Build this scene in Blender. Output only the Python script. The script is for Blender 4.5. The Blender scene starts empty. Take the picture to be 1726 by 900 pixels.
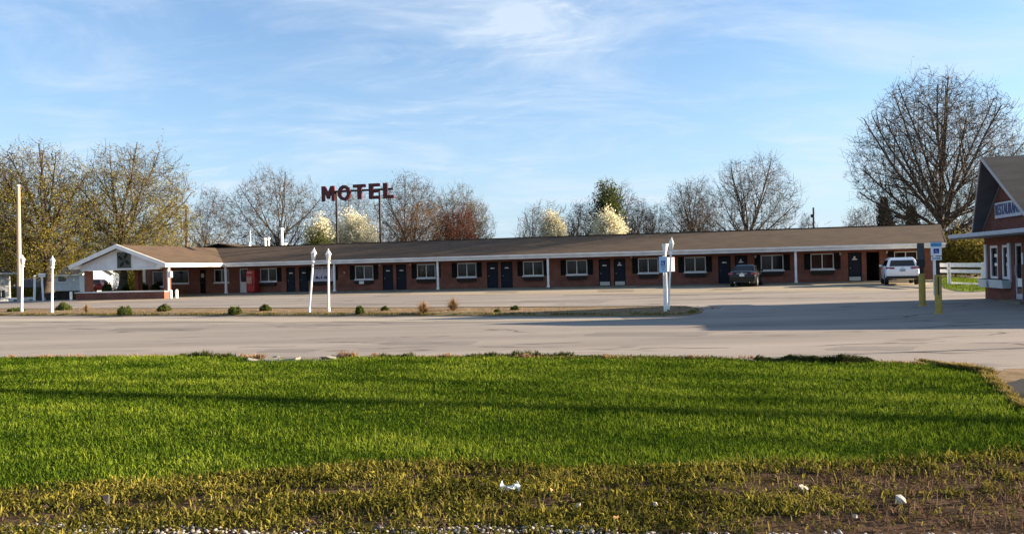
import bpy, bmesh, math, random
import numpy as np
from mathutils import Vector, Matrix
R = math.radians
S = bpy.context.scene
COL = S.collection

# ---------------------------------------------------------------- camera
FPX, EYE, ROLL = 1246.0, 1.7, R(1.42)
cr, sr = math.cos(ROLL), math.sin(ROLL)
cam = bpy.data.cameras.new('camera')
cam.sensor_width = 36.0
cam.lens = FPX / 1726 * 36.0
cam.clip_start, cam.clip_end = 0.1, 6000
camo = bpy.data.objects.new('camera', cam)
COL.objects.link(camo)
camo.matrix_world = Matrix(((cr, sr, 0, 0), (0, 0, -1, 0), (-sr, cr, 0, EYE), (0, 0, 0, 1)))
S.camera = camo

# ---------------------------------------------------------------- light
SUN_EL, SUN_AZ = R(14.0), R(5.6)          # azimuth from +X towards +Y
w = bpy.data.worlds.new('World')
S.world = w
w.use_nodes = True
nt = w.node_tree
nt.nodes.clear()
N, Lk = nt.nodes.new, nt.links.new
sky = N('ShaderNodeTexSky')
sky.sky_type = 'NISHITA'
sky.sun_disc = False
sky.sun_elevation = SUN_EL
sky.sun_rotation = R(90) - SUN_AZ
sky.air_density, sky.dust_density, sky.ozone_density = 1.0, 0.6, 2.0
bg = N('ShaderNodeBackground')
out = N('ShaderNodeOutputWorld')
tc = N('ShaderNodeTexCoord')
sep = N('ShaderNodeSeparateXYZ')
Lk(tc.outputs['Generated'], sep.inputs[0])
def mth(op, a, b=None, clamp=False):
    n = N('ShaderNodeMath'); n.operation = op; n.use_clamp = clamp
    for i, v in enumerate((a, b)):
        if v is None: continue
        if isinstance(v, (int, float)): n.inputs[i].default_value = v
        else: Lk(v, n.inputs[i])
    return n.outputs[0]
zc = mth('MAXIMUM', mth('ADD', sep.outputs['Z'], 0.20), 0.08)
cmb = N('ShaderNodeCombineXYZ')
Lk(mth('DIVIDE', sep.outputs['X'], zc), cmb.inputs[0])
Lk(mth('DIVIDE', sep.outputs['Y'], zc), cmb.inputs[1])
def cloudnoise(scale, rot, stretch, detail, lo, hi, dist=0.6):
    mp = N('ShaderNodeMapping')
    mp.inputs['Rotation'].default_value = (0, 0, R(rot))
    mp.inputs['Scale'].default_value = stretch
    Lk(cmb.outputs[0], mp.inputs[0])
    nz = N('ShaderNodeTexNoise')
    nz.inputs['Scale'].default_value = scale
    nz.inputs['Detail'].default_value = detail
    nz.inputs['Roughness'].default_value = 0.62
    nz.inputs['Distortion'].default_value = dist
    Lk(mp.outputs[0], nz.inputs['Vector'])
    mr = N('ShaderNodeMapRange'); mr.interpolation_type = 'SMOOTHSTEP'
    mr.inputs[1].default_value, mr.inputs[2].default_value = lo, hi
    Lk(nz.outputs['Fac'], mr.inputs[0])
    return mr.outputs[0]
c1 = cloudnoise(1.5, 28, (0.8, 1.35, 1), 7, 0.40, 0.74)
c2 = cloudnoise(3.4, 38, (0.6, 1.6, 1), 8, 0.48, 0.78, 1.0)
c3 = cloudnoise(0.8, 0, (1, 1, 1), 3, 0.36, 0.66, 0.2)
cl = mth('ADD', mth('MULTIPLY', c1, 0.85), mth('MULTIPLY', mth('MULTIPLY', c2, c3), 1.0), clamp=True)
# thin veil that thickens towards the horizon
veil = mth('MULTIPLY', mth('POWER', mth('SUBTRACT', 1.0, mth('MAXIMUM', sep.outputs['Z'], 0.0), clamp=True), 4.6), 0.90)
cl = mth('MULTIPLY', cl, 0.82)
tint = N('ShaderNodeMix'); tint.data_type = 'RGBA'; tint.blend_type = 'MULTIPLY'
tint.inputs[0].default_value = 1.0
Lk(sky.outputs[0], tint.inputs[6])
tint.inputs[7].default_value = (0.74, 0.90, 1.06, 1)
mix = N('ShaderNodeMix'); mix.data_type = 'RGBA'
Lk(veil, mix.inputs[0]); Lk(tint.outputs[2], mix.inputs[6])
mix.inputs[7].default_value = (2.45, 3.10, 3.85, 1)
mix2 = N('ShaderNodeMix'); mix2.data_type = 'RGBA'
Lk(cl, mix2.inputs[0]); Lk(mix.outputs[2], mix2.inputs[6])
mix2.inputs[7].default_value = (3.1, 3.6, 4.2, 1)
Lk(mix2.outputs[2], bg.inputs[0])
bg.inputs[1].default_value = 0.058
Lk(bg.outputs[0], out.inputs[0])

sun = bpy.data.lights.new('sun', 'SUN')
sun.energy, sun.angle, sun.color = 5.0, R(0.45), (1.0, 0.82, 0.60)
suno = bpy.data.objects.new('sun', sun)
COL.objects.link(suno)
sd = Vector((math.cos(SUN_AZ) * math.cos(SUN_EL), math.sin(SUN_AZ) * math.cos(SUN_EL), math.sin(SUN_EL)))
suno.rotation_euler = sd.to_track_quat('Z', 'Y').to_euler()
S.view_settings.view_transform = 'Standard'
S.view_settings.look = 'None'
S.view_settings.exposure = 2.1
S.cycles.max_bounces, S.cycles.diffuse_bounces, S.cycles.glossy_bounces = 6, 3, 3
S.cycles.transparent_max_bounces = 12
S.cycles.sample_clamp_indirect = 4

# ---------------------------------------------------------------- geometry helpers
def ray(px, py):
    a, b = (px - 863) / FPX, (450 - py) / FPX
    return (a * cr + b * sr, 1.0, -a * sr + b * cr)
def G(px, py, z=0.0):
    """the point of the ground (or of height z) seen at a photograph pixel"""
    r = ray(px, py); t = (z - EYE) / r[2]
    return Vector((r[0] * t, t, z))
def at(px, py, d):
    r = ray(px, py)
    return Vector((r[0] * d, d, EYE + r[2] * d))
class Frame:
    def __init__(s, o, ang):
        s.o, s.a = Vector((o[0], o[1], 0)), ang
        s.c, s.s = math.cos(ang), math.sin(ang)
    def loc(s, p):
        dx, dy = p[0] - s.o.x, p[1] - s.o.y
        return Vector((dx * s.c + dy * s.s, -dx * s.s + dy * s.c, p[2]))
    def wld(s, p):
        return Vector((s.o.x + p[0] * s.c - p[1] * s.s, s.o.y + p[0] * s.s + p[1] * s.c, p[2]))
    def hit(s, px, py, yl):
        """local (x, z) where the line of sight meets the wall plane y = yl"""
        r = ray(px, py)
        ry = -r[0] * s.s + r[1] * s.c
        oy = -(-s.o.x) * s.s + (-s.o.y) * s.c
        t = (yl - oy) / ry
        p = s.loc((r[0] * t, t, EYE + r[2] * t))
        return p.x, p.z

class MB:
    def __init__(s): s.v, s.f = [], []
    def add(s, vs, fs):
        b = len(s.v); s.v += [tuple(p) for p in vs]; s.f += [tuple(i + b for i in f) for f in fs]; return s
    def box(s, x0, x1, y0, y1, z0, z1):
        return s.hexa([(x0, y0, z0), (x1, y0, z0), (x1, y1, z0), (x0, y1, z0), (x0, y0, z1), (x1, y0, z1), (x1, y1, z1), (x0, y1, z1)])
    def hexa(s, p):
        return s.add(p, [(3, 2, 1, 0), (4, 5, 6, 7), (0, 1, 5, 4), (1, 2, 6, 5), (2, 3, 7, 6), (3, 0, 4, 7)])
    def tube(s, p0, p1, r0, r1, n=8, caps=True):
        p0, p1 = Vector(p0), Vector(p1); d = (p1 - p0).normalized()
        u = d.orthogonal().normalized(); v = d.cross(u)
        vs = [p0 + (u * math.cos(2 * math.pi * i / n) + v * math.sin(2 * math.pi * i / n)) * r0 for i in range(n)]
        vs += [p1 + (u * math.cos(2 * math.pi * i / n) + v * math.sin(2 * math.pi * i / n)) * r1 for i in range(n)]
        fs = [(i, (i + 1) % n, n + (i + 1) % n, n + i) for i in range(n)]
        if caps: fs += [tuple(reversed(range(n))), tuple(range(n, 2 * n))]
        return s.add(vs, fs)
    def lathe(s, prof, n=12, c=(0, 0, 0)):
        vs = [(c[0] + r * math.cos(2 * math.pi * i / n), c[1] + r * math.sin(2 * math.pi * i / n), c[2] + z) for r, z in prof for i in range(n)]
        fs = [(k * n + i, k * n + (i + 1) % n, (k + 1) * n + (i + 1) % n, (k + 1) * n + i) for k in range(len(prof) - 1) for i in range(n)]
        fs += [tuple(reversed(range(n))), tuple(range((len(prof) - 1) * n, len(prof) * n))]
        return s.add(vs, fs)
    def prism_y(s, poly, y0, y1):
        """polygon in the x-z plane, extruded along y"""
        n = len(poly)
        vs = [(x, y0, z) for x, z in poly] + [(x, y1, z) for x, z in poly]
        fs = [tuple(range(n)), tuple(reversed(range(n, 2 * n)))] + [((i + 1) % n, i, n + i, n + (i + 1) % n) for i in range(n)]
        return s.add(vs, fs)
    def slab(s, poly, t):
        """3-D polygon thickened downwards by t"""
        n = len(poly)
        vs = [tuple(p) for p in poly] + [(p[0], p[1], p[2] - t) for p in poly]
        fs = [tuple(range(n)), tuple(reversed(range(n, 2 * n)))] + [((i + 1) % n, i, n + i, n + (i + 1) % n) for i in range(n)]
        return s.add(vs, fs)
    def build(s, name, mat, parent=None, smooth=False, bevel=0, seg=2):
        me = bpy.data.meshes.new(name)
        me.from_pydata(s.v, [], s.f)
        bm = bmesh.new(); bm.from_mesh(me)
        bmesh.ops.recalc_face_normals(bm, faces=bm.faces)
        bm.to_mesh(me); bm.free()
        if smooth: me.shade_smooth()
        return link(name, me, mat, parent, bevel, seg)
def link(name, me, mat, parent=None, bevel=0, seg=2):
    me.materials.append(mat)
    o = bpy.data.objects.new(name, me)
    COL.objects.link(o)
    if parent is not None: o.parent = parent
    if bevel:
        m = o.modifiers.new('bevel', 'BEVEL'); m.width = bevel; m.segments = seg; m.limit_method = 'ANGLE'; m.angle_limit = R(35)
    return o
def npmesh(name, v, f, attrs=None):
    """numpy vertices and equal-sized faces -> mesh"""
    me = bpy.data.meshes.new(name)
    v = np.ascontiguousarray(v, np.float32); f = np.ascontiguousarray(f, np.int32)
    k = f.shape[1]
    me.vertices.add(len(v)); me.vertices.foreach_set('co', v.ravel())
    me.loops.add(f.size); me.loops.foreach_set('vertex_index', f.ravel())
    me.polygons.add(len(f)); me.polygons.foreach_set('loop_start', np.arange(0, f.size, k, dtype=np.int32))
    for nme, a in (attrs or {}).items():
        at_ = me.attributes.new(nme, 'FLOAT', 'POINT'); at_.data.foreach_set('value', np.ascontiguousarray(a, np.float32))
    me.update(calc_edges=True)
    return me
def tag(o, label=None, cat=None, group=None, kind=None):
    for k, v in (('label', label), ('category', cat), ('group', group), ('kind', kind)):
        if v: o[k] = v
    return o
def thing(name, label, cat, loc=(0, 0, 0), rz=0.0, group=None):
    o = bpy.data.objects.new(name, None); o.empty_display_size = 0.3
    COL.objects.link(o); o.location = loc; o.rotation_euler = (0, 0, rz)
    return tag(o, label, cat, group)
def dup(root, loc, rz=None, label=None, rot=None):
    r = root.copy(); COL.objects.link(r); r.location = loc
    if rz is not None: r.rotation_euler = (0, 0, rz)
    if rot is not None: r.rotation_euler = rot
    if label: r['label'] = label
    def kids(src, dst):
        for ch in list(src.children):
            c = ch.copy(); COL.objects.link(c); c.parent = dst; kids(ch, c)
    kids(root, r)
    return r

# ---------------------------------------------------------------- materials
def mat(name, c1, c2=None, scale=2.0, rough=0.8, bump=0.0, bscale=30.0, spec=0.3, stretch=(1, 1, 1), rot=0, detail=6, contrast=(0.35, 0.65), metal=0.0, coat=0.0):
    m = bpy.data.materials.new(name); m.use_nodes = True
    t = m.node_tree; n, l = t.nodes.new, t.links.new
    b = t.nodes['Principled BSDF']
    b.inputs['Roughness'].default_value = rough
    b.inputs['Specular IOR Level'].default_value = spec
    b.inputs['Metallic'].default_value = metal
    b.inputs['Coat Weight'].default_value = coat
    b.inputs['Base Color'].default_value = (*c1, 1)
    if c2 or bump:
        g = n('ShaderNodeNewGeometry'); mp = n('ShaderNodeMapping')
        mp.inputs['Scale'].default_value = stretch; mp.inputs['Rotation'].default_value = (0, 0, R(rot))
        l(g.outputs['Position'], mp.inputs[0])
    if c2:
        z = n('ShaderNodeTexNoise'); z.inputs['Scale'].default_value = scale; z.inputs['Detail'].default_value = detail
        l(mp.outputs[0], z.inputs['Vector'])
        r = n('ShaderNodeMapRange'); r.inputs[1].default_value, r.inputs[2].default_value = contrast
        l(z.outputs['Fac'], r.inputs[0])
        x = n('ShaderNodeMix'); x.data_type = 'RGBA'
        l(r.outputs[0], x.inputs[0]); x.inputs[6].default_value = (*c1, 1); x.inputs[7].default_value = (*c2, 1)
        l(x.outputs[2], b.inputs['Base Color'])
    if bump:
        z2 = n('ShaderNodeTexNoise'); z2.inputs['Scale'].default_value = bscale; z2.inputs['Detail'].default_value = 5
        l(g.outputs['Position'], z2.inputs['Vector'])
        bp = n('ShaderNodeBump'); bp.inputs['Strength'].default_value = bump; bp.inputs['Distance'].default_value = 0.02
        l(z2.outputs['Fac'], bp.inputs['Height']); l(bp.outputs[0], b.inputs['Normal'])
    return m
def brick_mat(name, ca, cb, mortar):
    m = bpy.data.materials.new(name); m.use_nodes = True
    t = m.node_tree; n, l = t.nodes.new, t.links.new
    b = t.nodes['Principled BSDF']; b.inputs['Roughness'].default_value = 0.85; b.inputs['Specular IOR Level'].default_value = 0.2
    tc = n('ShaderNodeTexCoord'); sp = n('ShaderNodeSeparateXYZ'); l(tc.outputs['Object'], sp.inputs[0])
    ad = n('ShaderNodeMath'); l(sp.outputs[0], ad.inputs[0]); l(sp.outputs[1], ad.inputs[1])
    cb_ = n('ShaderNodeCombineXYZ'); l(ad.outputs[0], cb_.inputs[0]); l(sp.outputs[2], cb_.inputs[1])
    br = n('ShaderNodeTexBrick'); br.inputs['Scale'].default_value = 1.0
    br.inputs['Brick Width'].default_value = 0.21; br.inputs['Row Height'].default_value = 0.075
    br.inputs['Mortar Size'].default_value = 0.008; br.inputs['Bias'].default_value = -0.2
    br.inputs['Color1'].default_value = (*ca, 1); br.inputs['Color2'].default_value = (*cb, 1); br.inputs['Mortar'].default_value = (*mortar, 1)
    l(cb_.outputs[0], br.inputs['Vector'])
    nz = n('ShaderNodeTexNoise'); nz.inputs['Scale'].default_value = 1.3; nz.inputs['Detail'].default_value = 8; l(tc.outputs['Object'], nz.inputs['Vector'])
    mr = n('ShaderNodeMapRange'); mr.inputs[1].default_value, mr.inputs[2].default_value, mr.inputs[3].default_value, mr.inputs[4].default_value = 0.3, 0.7, 0.75, 1.2
    l(nz.outputs['Fac'], mr.inputs[0])
    mx = n('ShaderNodeMix'); mx.data_type = 'RGBA'; mx.blend_type = 'MULTIPLY'; mx.inputs[0].default_value = 1
    l(br.outputs['Color'], mx.inputs[6]); l(mr.outputs[0], mx.inputs[7]); l(mx.outputs[2], b.inputs['Base Color'])
    bp = n('ShaderNodeBump'); bp.inputs['Strength'].default_value = 0.5; bp.inputs['Distance'].default_value = 0.01; bp.invert = True
    l(br.outputs['Fac'], bp.inputs['Height']); l(bp.outputs[0], b.inputs['Normal'])
    return m
def glass_mat(name, col=(0.012, 0.014, 0.018), alpha=0.7):
    m = mat(name, col, rough=0.06, spec=0.5); m.node_tree.nodes['Principled BSDF'].inputs['Alpha'].default_value = alpha
    return m
def asphalt_mat(name, ca, cb, crack, amount=1.0):
    m = bpy.data.materials.new(name); m.use_nodes = True
    t = m.node_tree; n, l = t.nodes.new, t.links.new
    b = t.nodes['Principled BSDF']; b.inputs['Roughness'].default_value = 0.95; b.inputs['Specular IOR Level'].default_value = 0.08
    g = n('ShaderNodeNewGeometry')
    def noise(scale, stretch, detail=6, dist=0.0):
        mp = n('ShaderNodeMapping'); mp.inputs['Rotation'].default_value = (0, 0, R(13)); mp.inputs['Scale'].default_value = stretch
        l(g.outputs['Position'], mp.inputs[0])
        z = n('ShaderNodeTexNoise'); z.inputs['Scale'].default_value = scale; z.inputs['Detail'].default_value = detail; z.inputs['Distortion'].default_value = dist
        l(mp.outputs[0], z.inputs['Vector']); return z.outputs['Fac']
    def mr(v, a, b_, c=0.0, d=1.0):
        x = n('ShaderNodeMapRange'); x.inputs[1].default_value, x.inputs[2].default_value, x.inputs[3].default_value, x.inputs[4].default_value = a, b_, c, d
        l(v, x.inputs[0]); return x.outputs[0]
    def mixc(f, a, b_, mode='MIX'):
        x = n('ShaderNodeMix'); x.data_type = 'RGBA'; x.blend_type = mode
        for i, v in ((0, f), (6, a), (7, b_)):
            if isinstance(v, tuple): x.inputs[i].default_value = (*v, 1)
            elif isinstance(v, (int, float)): x.inputs[i].default_value = v
            else: l(v, x.inputs[i])
        return x.outputs[2]
    base = mixc(mr(noise(0.5, (0.16, 1, 1), 7), 0.35, 0.68), ca, cb)
    fine = mr(noise(38, (1, 1, 1), 4), 0.3, 0.7, 0.86, 1.12)
    base = mixc(1.0, base, fine, 'MULTIPLY')
    spots = mr(noise(1.6, (0.25, 1, 1), 9), 0.62, 0.72)
    mu = n('ShaderNodeMath'); mu.operation = 'MULTIPLY'; mu.inputs[1].default_value = 0.5 * amount; l(spots, mu.inputs[0])
    base = mixc(mu.outputs[0], base, crack)
    # cracks: thin contour lines of a stretched noise
    z = noise(0.33, (0.22, 1, 1), 5, 0.4)
    ab = n('ShaderNodeMath'); ab.operation = 'SUBTRACT'; ab.inputs[1].default_value = 0.5; l(z, ab.inputs[0])
    a2 = n('ShaderNodeMath'); a2.operation = 'ABSOLUTE'; l(ab.outputs[0], a2.inputs[0])
    line = mr(a2.outputs[0], 0.0, 0.009, 1.0, 0.0)
    gate = mr(noise(0.7, (0.5, 1, 1), 3), 0.40, 0.55)
    m2 = n('ShaderNodeMath'); m2.operation = 'MULTIPLY'; l(line, m2.inputs[0]); l(gate, m2.inputs[1])
    m3 = n('ShaderNodeMath'); m3.operation = 'MULTIPLY'; m3.inputs[1].default_value = 0.95 * amount; l(m2.outputs[0], m3.inputs[0])
    base = mixc(m3.outputs[0], base, crack)
    l(base, b.inputs['Base Color'])
    bp = n('ShaderNodeBump'); bp.inputs['Strength'].default_value = 0.35; bp.inputs['Distance'].default_value = 0.01
    l(noise(60, (1, 1, 1), 4), bp.inputs['Height']); l(bp.outputs[0], b.inputs['Normal'])
    return m
def blade_mat(name, lo, mid, hi, patch=0.7, trans=0.35, dark=None):
    """leaf material: colour from the per-leaf tone plus soft patches of growth"""
    m = bpy.data.materials.new(name); m.use_nodes = True
    t = m.node_tree; n, l = t.nodes.new, t.links.new
    t.nodes.remove(t.nodes['Principled BSDF'])
    o = t.nodes['Material Output']
    a = n('ShaderNodeAttribute'); a.attribute_name = 'tone'
    g = n('ShaderNodeNewGeometry')
    z = n('ShaderNodeTexNoise'); z.inputs['Scale'].default_value = patch; z.inputs['Detail'].default_value = 5; l(g.outputs['Position'], z.inputs['Vector'])
    mr = n('ShaderNodeMapRange'); mr.inputs[1].default_value, mr.inputs[2].default_value, mr.inputs[3].default_value, mr.inputs[4].default_value = 0.3, 0.7, -0.3, 0.3
    l(z.outputs['Fac'], mr.inputs[0])
    ad = n('ShaderNodeMath'); ad.use_clamp = True; l(a.outputs['Fac'], ad.inputs[0]); l(mr.outputs[0], ad.inputs[1])
    r = n('ShaderNodeValToRGB'); e = r.color_ramp.elements
    e[0].position, e[0].color = 0.0, (*lo, 1); e[1].position, e[1].color = 1.0, (*hi, 1)
    k = e.new(0.5); k.color = (*mid, 1)
    l(ad.outputs[0], r.inputs[0])
    d = n('ShaderNodeBsdfDiffuse'); tr = n('ShaderNodeBsdfTranslucent'); mx = n('ShaderNodeMixShader'); mx.inputs[0].default_value = trans
    l(r.outputs[0], d.inputs[0]); l(r.outputs[0], tr.inputs[0]); l(d.outputs[0], mx.inputs[1]); l(tr.outputs[0], mx.inputs[2]); l(mx.outputs[0], o.inputs[0])
    return m

M_white = mat('white_paint', (0.78, 0.77, 0.74), (0.66, 0.65, 0.62), 3, 0.55)
M_fascia = mat('fascia_paint', (0.72, 0.71, 0.69), (0.58, 0.57, 0.55), 1.5, 0.6)
M_stucco = mat('gable_stucco', (0.70, 0.71, 0.73), (0.60, 0.61, 0.63), 2.5, 0.9, bump=0.3, bscale=40)
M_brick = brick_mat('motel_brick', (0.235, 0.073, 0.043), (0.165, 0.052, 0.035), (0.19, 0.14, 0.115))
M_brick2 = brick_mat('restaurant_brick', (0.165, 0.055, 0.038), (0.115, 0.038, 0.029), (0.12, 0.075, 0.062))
M_roof = mat('brown_shingle', (0.058, 0.037, 0.022), (0.092, 0.061, 0.038), 0.9, 0.95, bump=0.8, bscale=14, stretch=(1, 1, 6), detail=9, contrast=(0.3, 0.7))
M_door = mat('navy_door_paint', (0.012, 0.015, 0.025), (0.017, 0.021, 0.032), 4, 0.6, spec=0.12)
M_dark = mat('black_paint', (0.010, 0.009, 0.009), (0.016, 0.015, 0.014), 5, 0.8, spec=0.08)
M_glass = glass_mat('window_glass', alpha=0.42)
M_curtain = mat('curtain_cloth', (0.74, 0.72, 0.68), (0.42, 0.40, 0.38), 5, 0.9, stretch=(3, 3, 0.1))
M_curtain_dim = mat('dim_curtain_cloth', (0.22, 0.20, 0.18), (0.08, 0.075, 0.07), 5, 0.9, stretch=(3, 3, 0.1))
M_inside = mat('dim_room', (0.05, 0.045, 0.04))
M_plate = mat('door_plate', (0.75, 0.74, 0.7))
M_kick = mat('kick_plate', (0.52, 0.49, 0.42), rough=0.45)
M_conc = asphalt_mat('pale_concrete', (0.33, 0.275, 0.20), (0.27, 0.225, 0.17), (0.10, 0.085, 0.065), 0.6)
M_walk = mat('walkway_concrete', (0.20, 0.175, 0.125), (0.14, 0.12, 0.085), 1.5, 0.9, bump=0.2)
M_asph = asphalt_mat('worn_asphalt', (0.285, 0.252, 0.222), (0.195, 0.172, 0.153), (0.05, 0.043, 0.039))
M_asph_shade = asphalt_mat('painted_shade_asphalt', (0.030, 0.031, 0.034), (0.020, 0.021, 0.023), (0.015, 0.015, 0.015), 0.6)  # near-black asphalt colour with the driveway's shade put into it
M_bark = mat('bark', (0.072, 0.054, 0.039), (0.04, 0.030, 0.023), 2.5, 0.95, bump=0.6, bscale=10)
M_bark_pale = mat('pale_bark', (0.105, 0.083, 0.062), (0.06, 0.048, 0.036), 2.5, 0.95)
M_bark_tan = mat('tan_bark', (0.15, 0.092, 0.05), (0.09, 0.06, 0.036), 2.5, 0.95)
M_bark_red = mat('reddish_twigs', (0.11, 0.04, 0.028), (0.07, 0.03, 0.022), 2.5, 0.95)

M_dirt = mat('dry_dirt', (0.25, 0.185, 0.12), (0.16, 0.12, 0.075), 2.0, 1.0, bump=0.5, bscale=20, spec=0.0)
# ================================================================ GROUND
def sheet(name, pts, m, z, label=None):
    me = bpy.data.meshes.new(name)
    me.from_pydata([(p[0], p[1], z) for p in pts], [], [tuple(range(len(pts)))])
    bm = bmesh.new(); bm.from_mesh(me)
    bmesh.ops.triangulate(bm, faces=bm.faces); bmesh.ops.recalc_face_normals(bm, faces=bm.faces)
    for f in bm.faces:
        if f.normal.z < 0: f.normal_flip()
    bm.to_mesh(me); bm.free()
    o = link(name, me, m); o['kind'] = 'structure'
    if label: o['label'] = label
    return o
M_ground = mat('far_ground', (0.11, 0.12, 0.045), (0.17, 0.14, 0.08), 0.15, 0.95, spec=0.0)
def sstep(v): v = min(1.0, max(0.0, v)); return v * v * (3 - 2 * v)
def zg(x, y): return -0.03 - 1.55 * sstep((y - 56.5) / 22.0) * sstep((-29.0 - x) / 3.5)
gxs = [-1500, -600, -200, -110] + [-80 + 3 * i for i in range(24)] + [0, 60, 200, 600, 1500]; gys = [-300, -50, 20, 50] + [55 + 2 * i for i in range(16)] + [100, 160, 300, 900, 3000]
gm = MB(); nx_ = len(gxs)
gm.add([(x, y, zg(x, y)) for y in gys for x in gxs], [(j * nx_ + i, j * nx_ + i + 1, (j + 1) * nx_ + i + 1, (j + 1) * nx_ + i) for j in range(len(gys) - 1) for i in range(nx_ - 1)])
tag(gm.build('ground', M_ground, None, True), 'rough grassy ground reaching to the horizon', kind='structure')
EDGE = [(-40, 604), (0, 604), (80, 602.5), (150, 603), (300, 600.5), (400, 603), (430, 608), (560, 608), (600, 602.5), (800, 602), (1000, 600), (1200, 603),
        (1275, 609), (1450, 611), (1560, 613), (1620, 616), (1648, 622), (1662, 634), (1690, 655), (1726, 688)]
edge_w = [G(*p) for p in EDGE]
lawn_poly = [(-60, 22.0)] + [(-30, 18.6)] + [(p.x, p.y) for p in edge_w] + [(4.9, 6.6), (4.6, 4.0), (5.2, 1.0), (5.5, -12), (-60, -12)]
sheet('road', [(-160, 2), (40, 2), (60, 20), (60, 62), (20, 75), (-28, 72), (-29, 58), (-60, 57), (-160, 66)], M_asph, 0.0, 'wide weathered grey asphalt drive and parking lot in front of the motel')
AP = [(120, 512), (300, 504.5), (400, 500), (600, 497.5), (900, 496.5), (1100, 495), (1300, 491.5), (1500, 490.5), (1588, 490), (1612, 493)]
O_ = G(380, 496.6); E_ = G(1341, 479.0)
TH = math.atan2(E_.y - O_.y, E_.x - O_.x)
MF = Frame(O_, TH)
ap_w = [G(*p) for p in AP]
back = [MF.wld((x, 0.9, 0)) for x in (62, 49.8, 0, -9)]
sheet('concrete_apron', [(p.x, p.y) for p in ap_w] + [(p.x, p.y) for p in (MF.wld((52.5, -1.5, 0)), MF.wld((51.5, 0.9, 0)), MF.wld((0, 0.9, 0)), MF.wld((-9, 0.9, 0)))], M_conc, 0.006, 'pale concrete parking strip along the motel front')
# paler joint between lot and island, dark tar strip in the road
def strip(name, pts, wd, m, z, label=None, seed=1):
    rr = random.Random(seed); a, b = [], []
    for p in pts:
        q = G(*p); k = wd * rr.uniform(0.6, 1.3)
        a.append((q.x, q.y - k / 2)); b.append((q.x, q.y + k / 2))
    return sheet(name, a + b[::-1], m, z, label)
M_tar = mat('tar', (0.085, 0.075, 0.068), (0.14, 0.12, 0.105), 3, 0.8)
strip('tar_line', [(0, 543.5), (60, 543), (120, 543.6), (200, 543), (280, 543.2), (360, 543), (440, 543.4), (520, 543.2), (560, 543.6)], 0.10, M_tar, 0.004, 'thin tar sealed crack along the drive', 1)
strip('tar_line', [(560, 542.5), (600, 542.7), (650, 542.4)], 0.16, M_tar, 0.004, None, 2)
strip('tar_line', [(950, 498), (1010, 497.4), (1060, 497.9), (1130, 497.2), (1180, 497.7)], 0.3, M_tar, 0.011, None, 3)
strip('tar_line', [(1130, 504.5), (1200, 503.4), (1260, 503.8), (1330, 502.6), (1390, 502.8), (1450, 501.5)], 0.35, M_tar, 0.004, None, 4)
strip('tar_line', [(20, 510.8), (90, 510.2), (180, 509.9), (260, 509.3), (380, 508.8), (500, 507), (620, 506.7), (760, 506.9)], 0.22, M_tar, 0.004, None, 5)
strip('tar_line', [(1080, 587), (1120, 585.6), (1180, 586.6), (1230, 586)], 0.05, M_tar, 0.004, None, 6)
strip('tar_line', [(140, 592.5), (180, 590.8), (230, 591.2), (255, 590)], 0.04, M_tar, 0.004, None, 7)
strip('tar_line', [(400, 585.6), (430, 584.2), (470, 584.8), (500, 583.6)], 0.05, M_tar, 0.004, None, 8)
M_pale = asphalt_mat('dusty_asphalt', (0.36, 0.315, 0.255), (0.30, 0.262, 0.212), (0.12, 0.10, 0.08), 0.5)
strip('dust_strip', [(-40, 539.2), (60, 538.8), (120, 539.3), (200, 538.8), (300, 539.2), (400, 538.6), (500, 539), (600, 538.6), (680, 539.2), (760, 538.6), (900, 538.2), (1050, 537.6)], 2.0, M_pale, 0.003, 'pale dusty strip of asphalt along the island kerb', 9)
# right-hand driveway mouth
def ragged(pts, amp, seed, z, name, m, label):
    r = random.Random(seed); out_ = []
    for i, p in enumerate(pts):
        q = pts[(i + 1) % len(pts)]; L_ = math.hypot(q[0] - p[0], q[1] - p[1]); k = max(1, int(L_ / .12)) if L_ < 2.5 else 1
        for j in range(k):
            t = j / k; out_.append((p[0] + (q[0] - p[0]) * t + r.uniform(-amp, amp), p[1] + (q[1] - p[1]) * t + r.uniform(-amp, amp) * .6))
    return sheet(name, out_, m, z, label)
ragged([(p[0], p[1]) for p in (G(1656, 640), G(1668, 628), G(1696, 622), (8.3, 11.0), (12, 9.6), (12, 4), (6.0, 4), (5.1, 6.0), G(1712, 690), G(1690, 668), G(1672, 652))], .05, 4, 0.004, 'dirt_edge', M_dirt, 'pale dusty dirt rim of the driveway mouth')
ragged([(p[0], p[1]) for p in (G(1690, 653), G(1700, 644), G(1722, 639), (8.0, 9.9), (12, 8.9), (12, 4), (6.4, 4), (5.6, 6.0), G(1734, 690), G(1716, 672), G(1700, 662))], .045, 5, 0.008, 'driveway_painted_shade', M_asph_shade, 'painted shade on the asphalt at the driveway mouth')  # dark sheet painted in for a shadow cast from the right
M_patch = asphalt_mat('repair_asphalt', (0.215, 0.192, 0.172), (0.165, 0.147, 0.132), (0.06, 0.052, 0.047), 0.8)
M_stain = asphalt_mat('oil_stained_concrete', (0.235, 0.196, 0.145), (0.185, 0.155, 0.115), (0.07, 0.06, 0.047), 0.8)
for i, (x0, x1, ya, yb) in enumerate(((640, 790, 575, 581), (180, 330, 553, 557.5), (980, 1180, 560, 566), (1390, 1530, 584, 590), (430, 520, 589, 594), (860, 1010, 507, 510.5), (520, 640, 511, 513.5))):
    ragged([(p.x, p.y) for p in (G(x0, yb), G(x1, yb + .5), G(x1 + 20, ya), G(x0 + 25, ya - .5))], .07, 20 + i, 0.0025, 'asphalt_patch', M_patch, 'slightly darker repaired patch in the asphalt')
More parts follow.
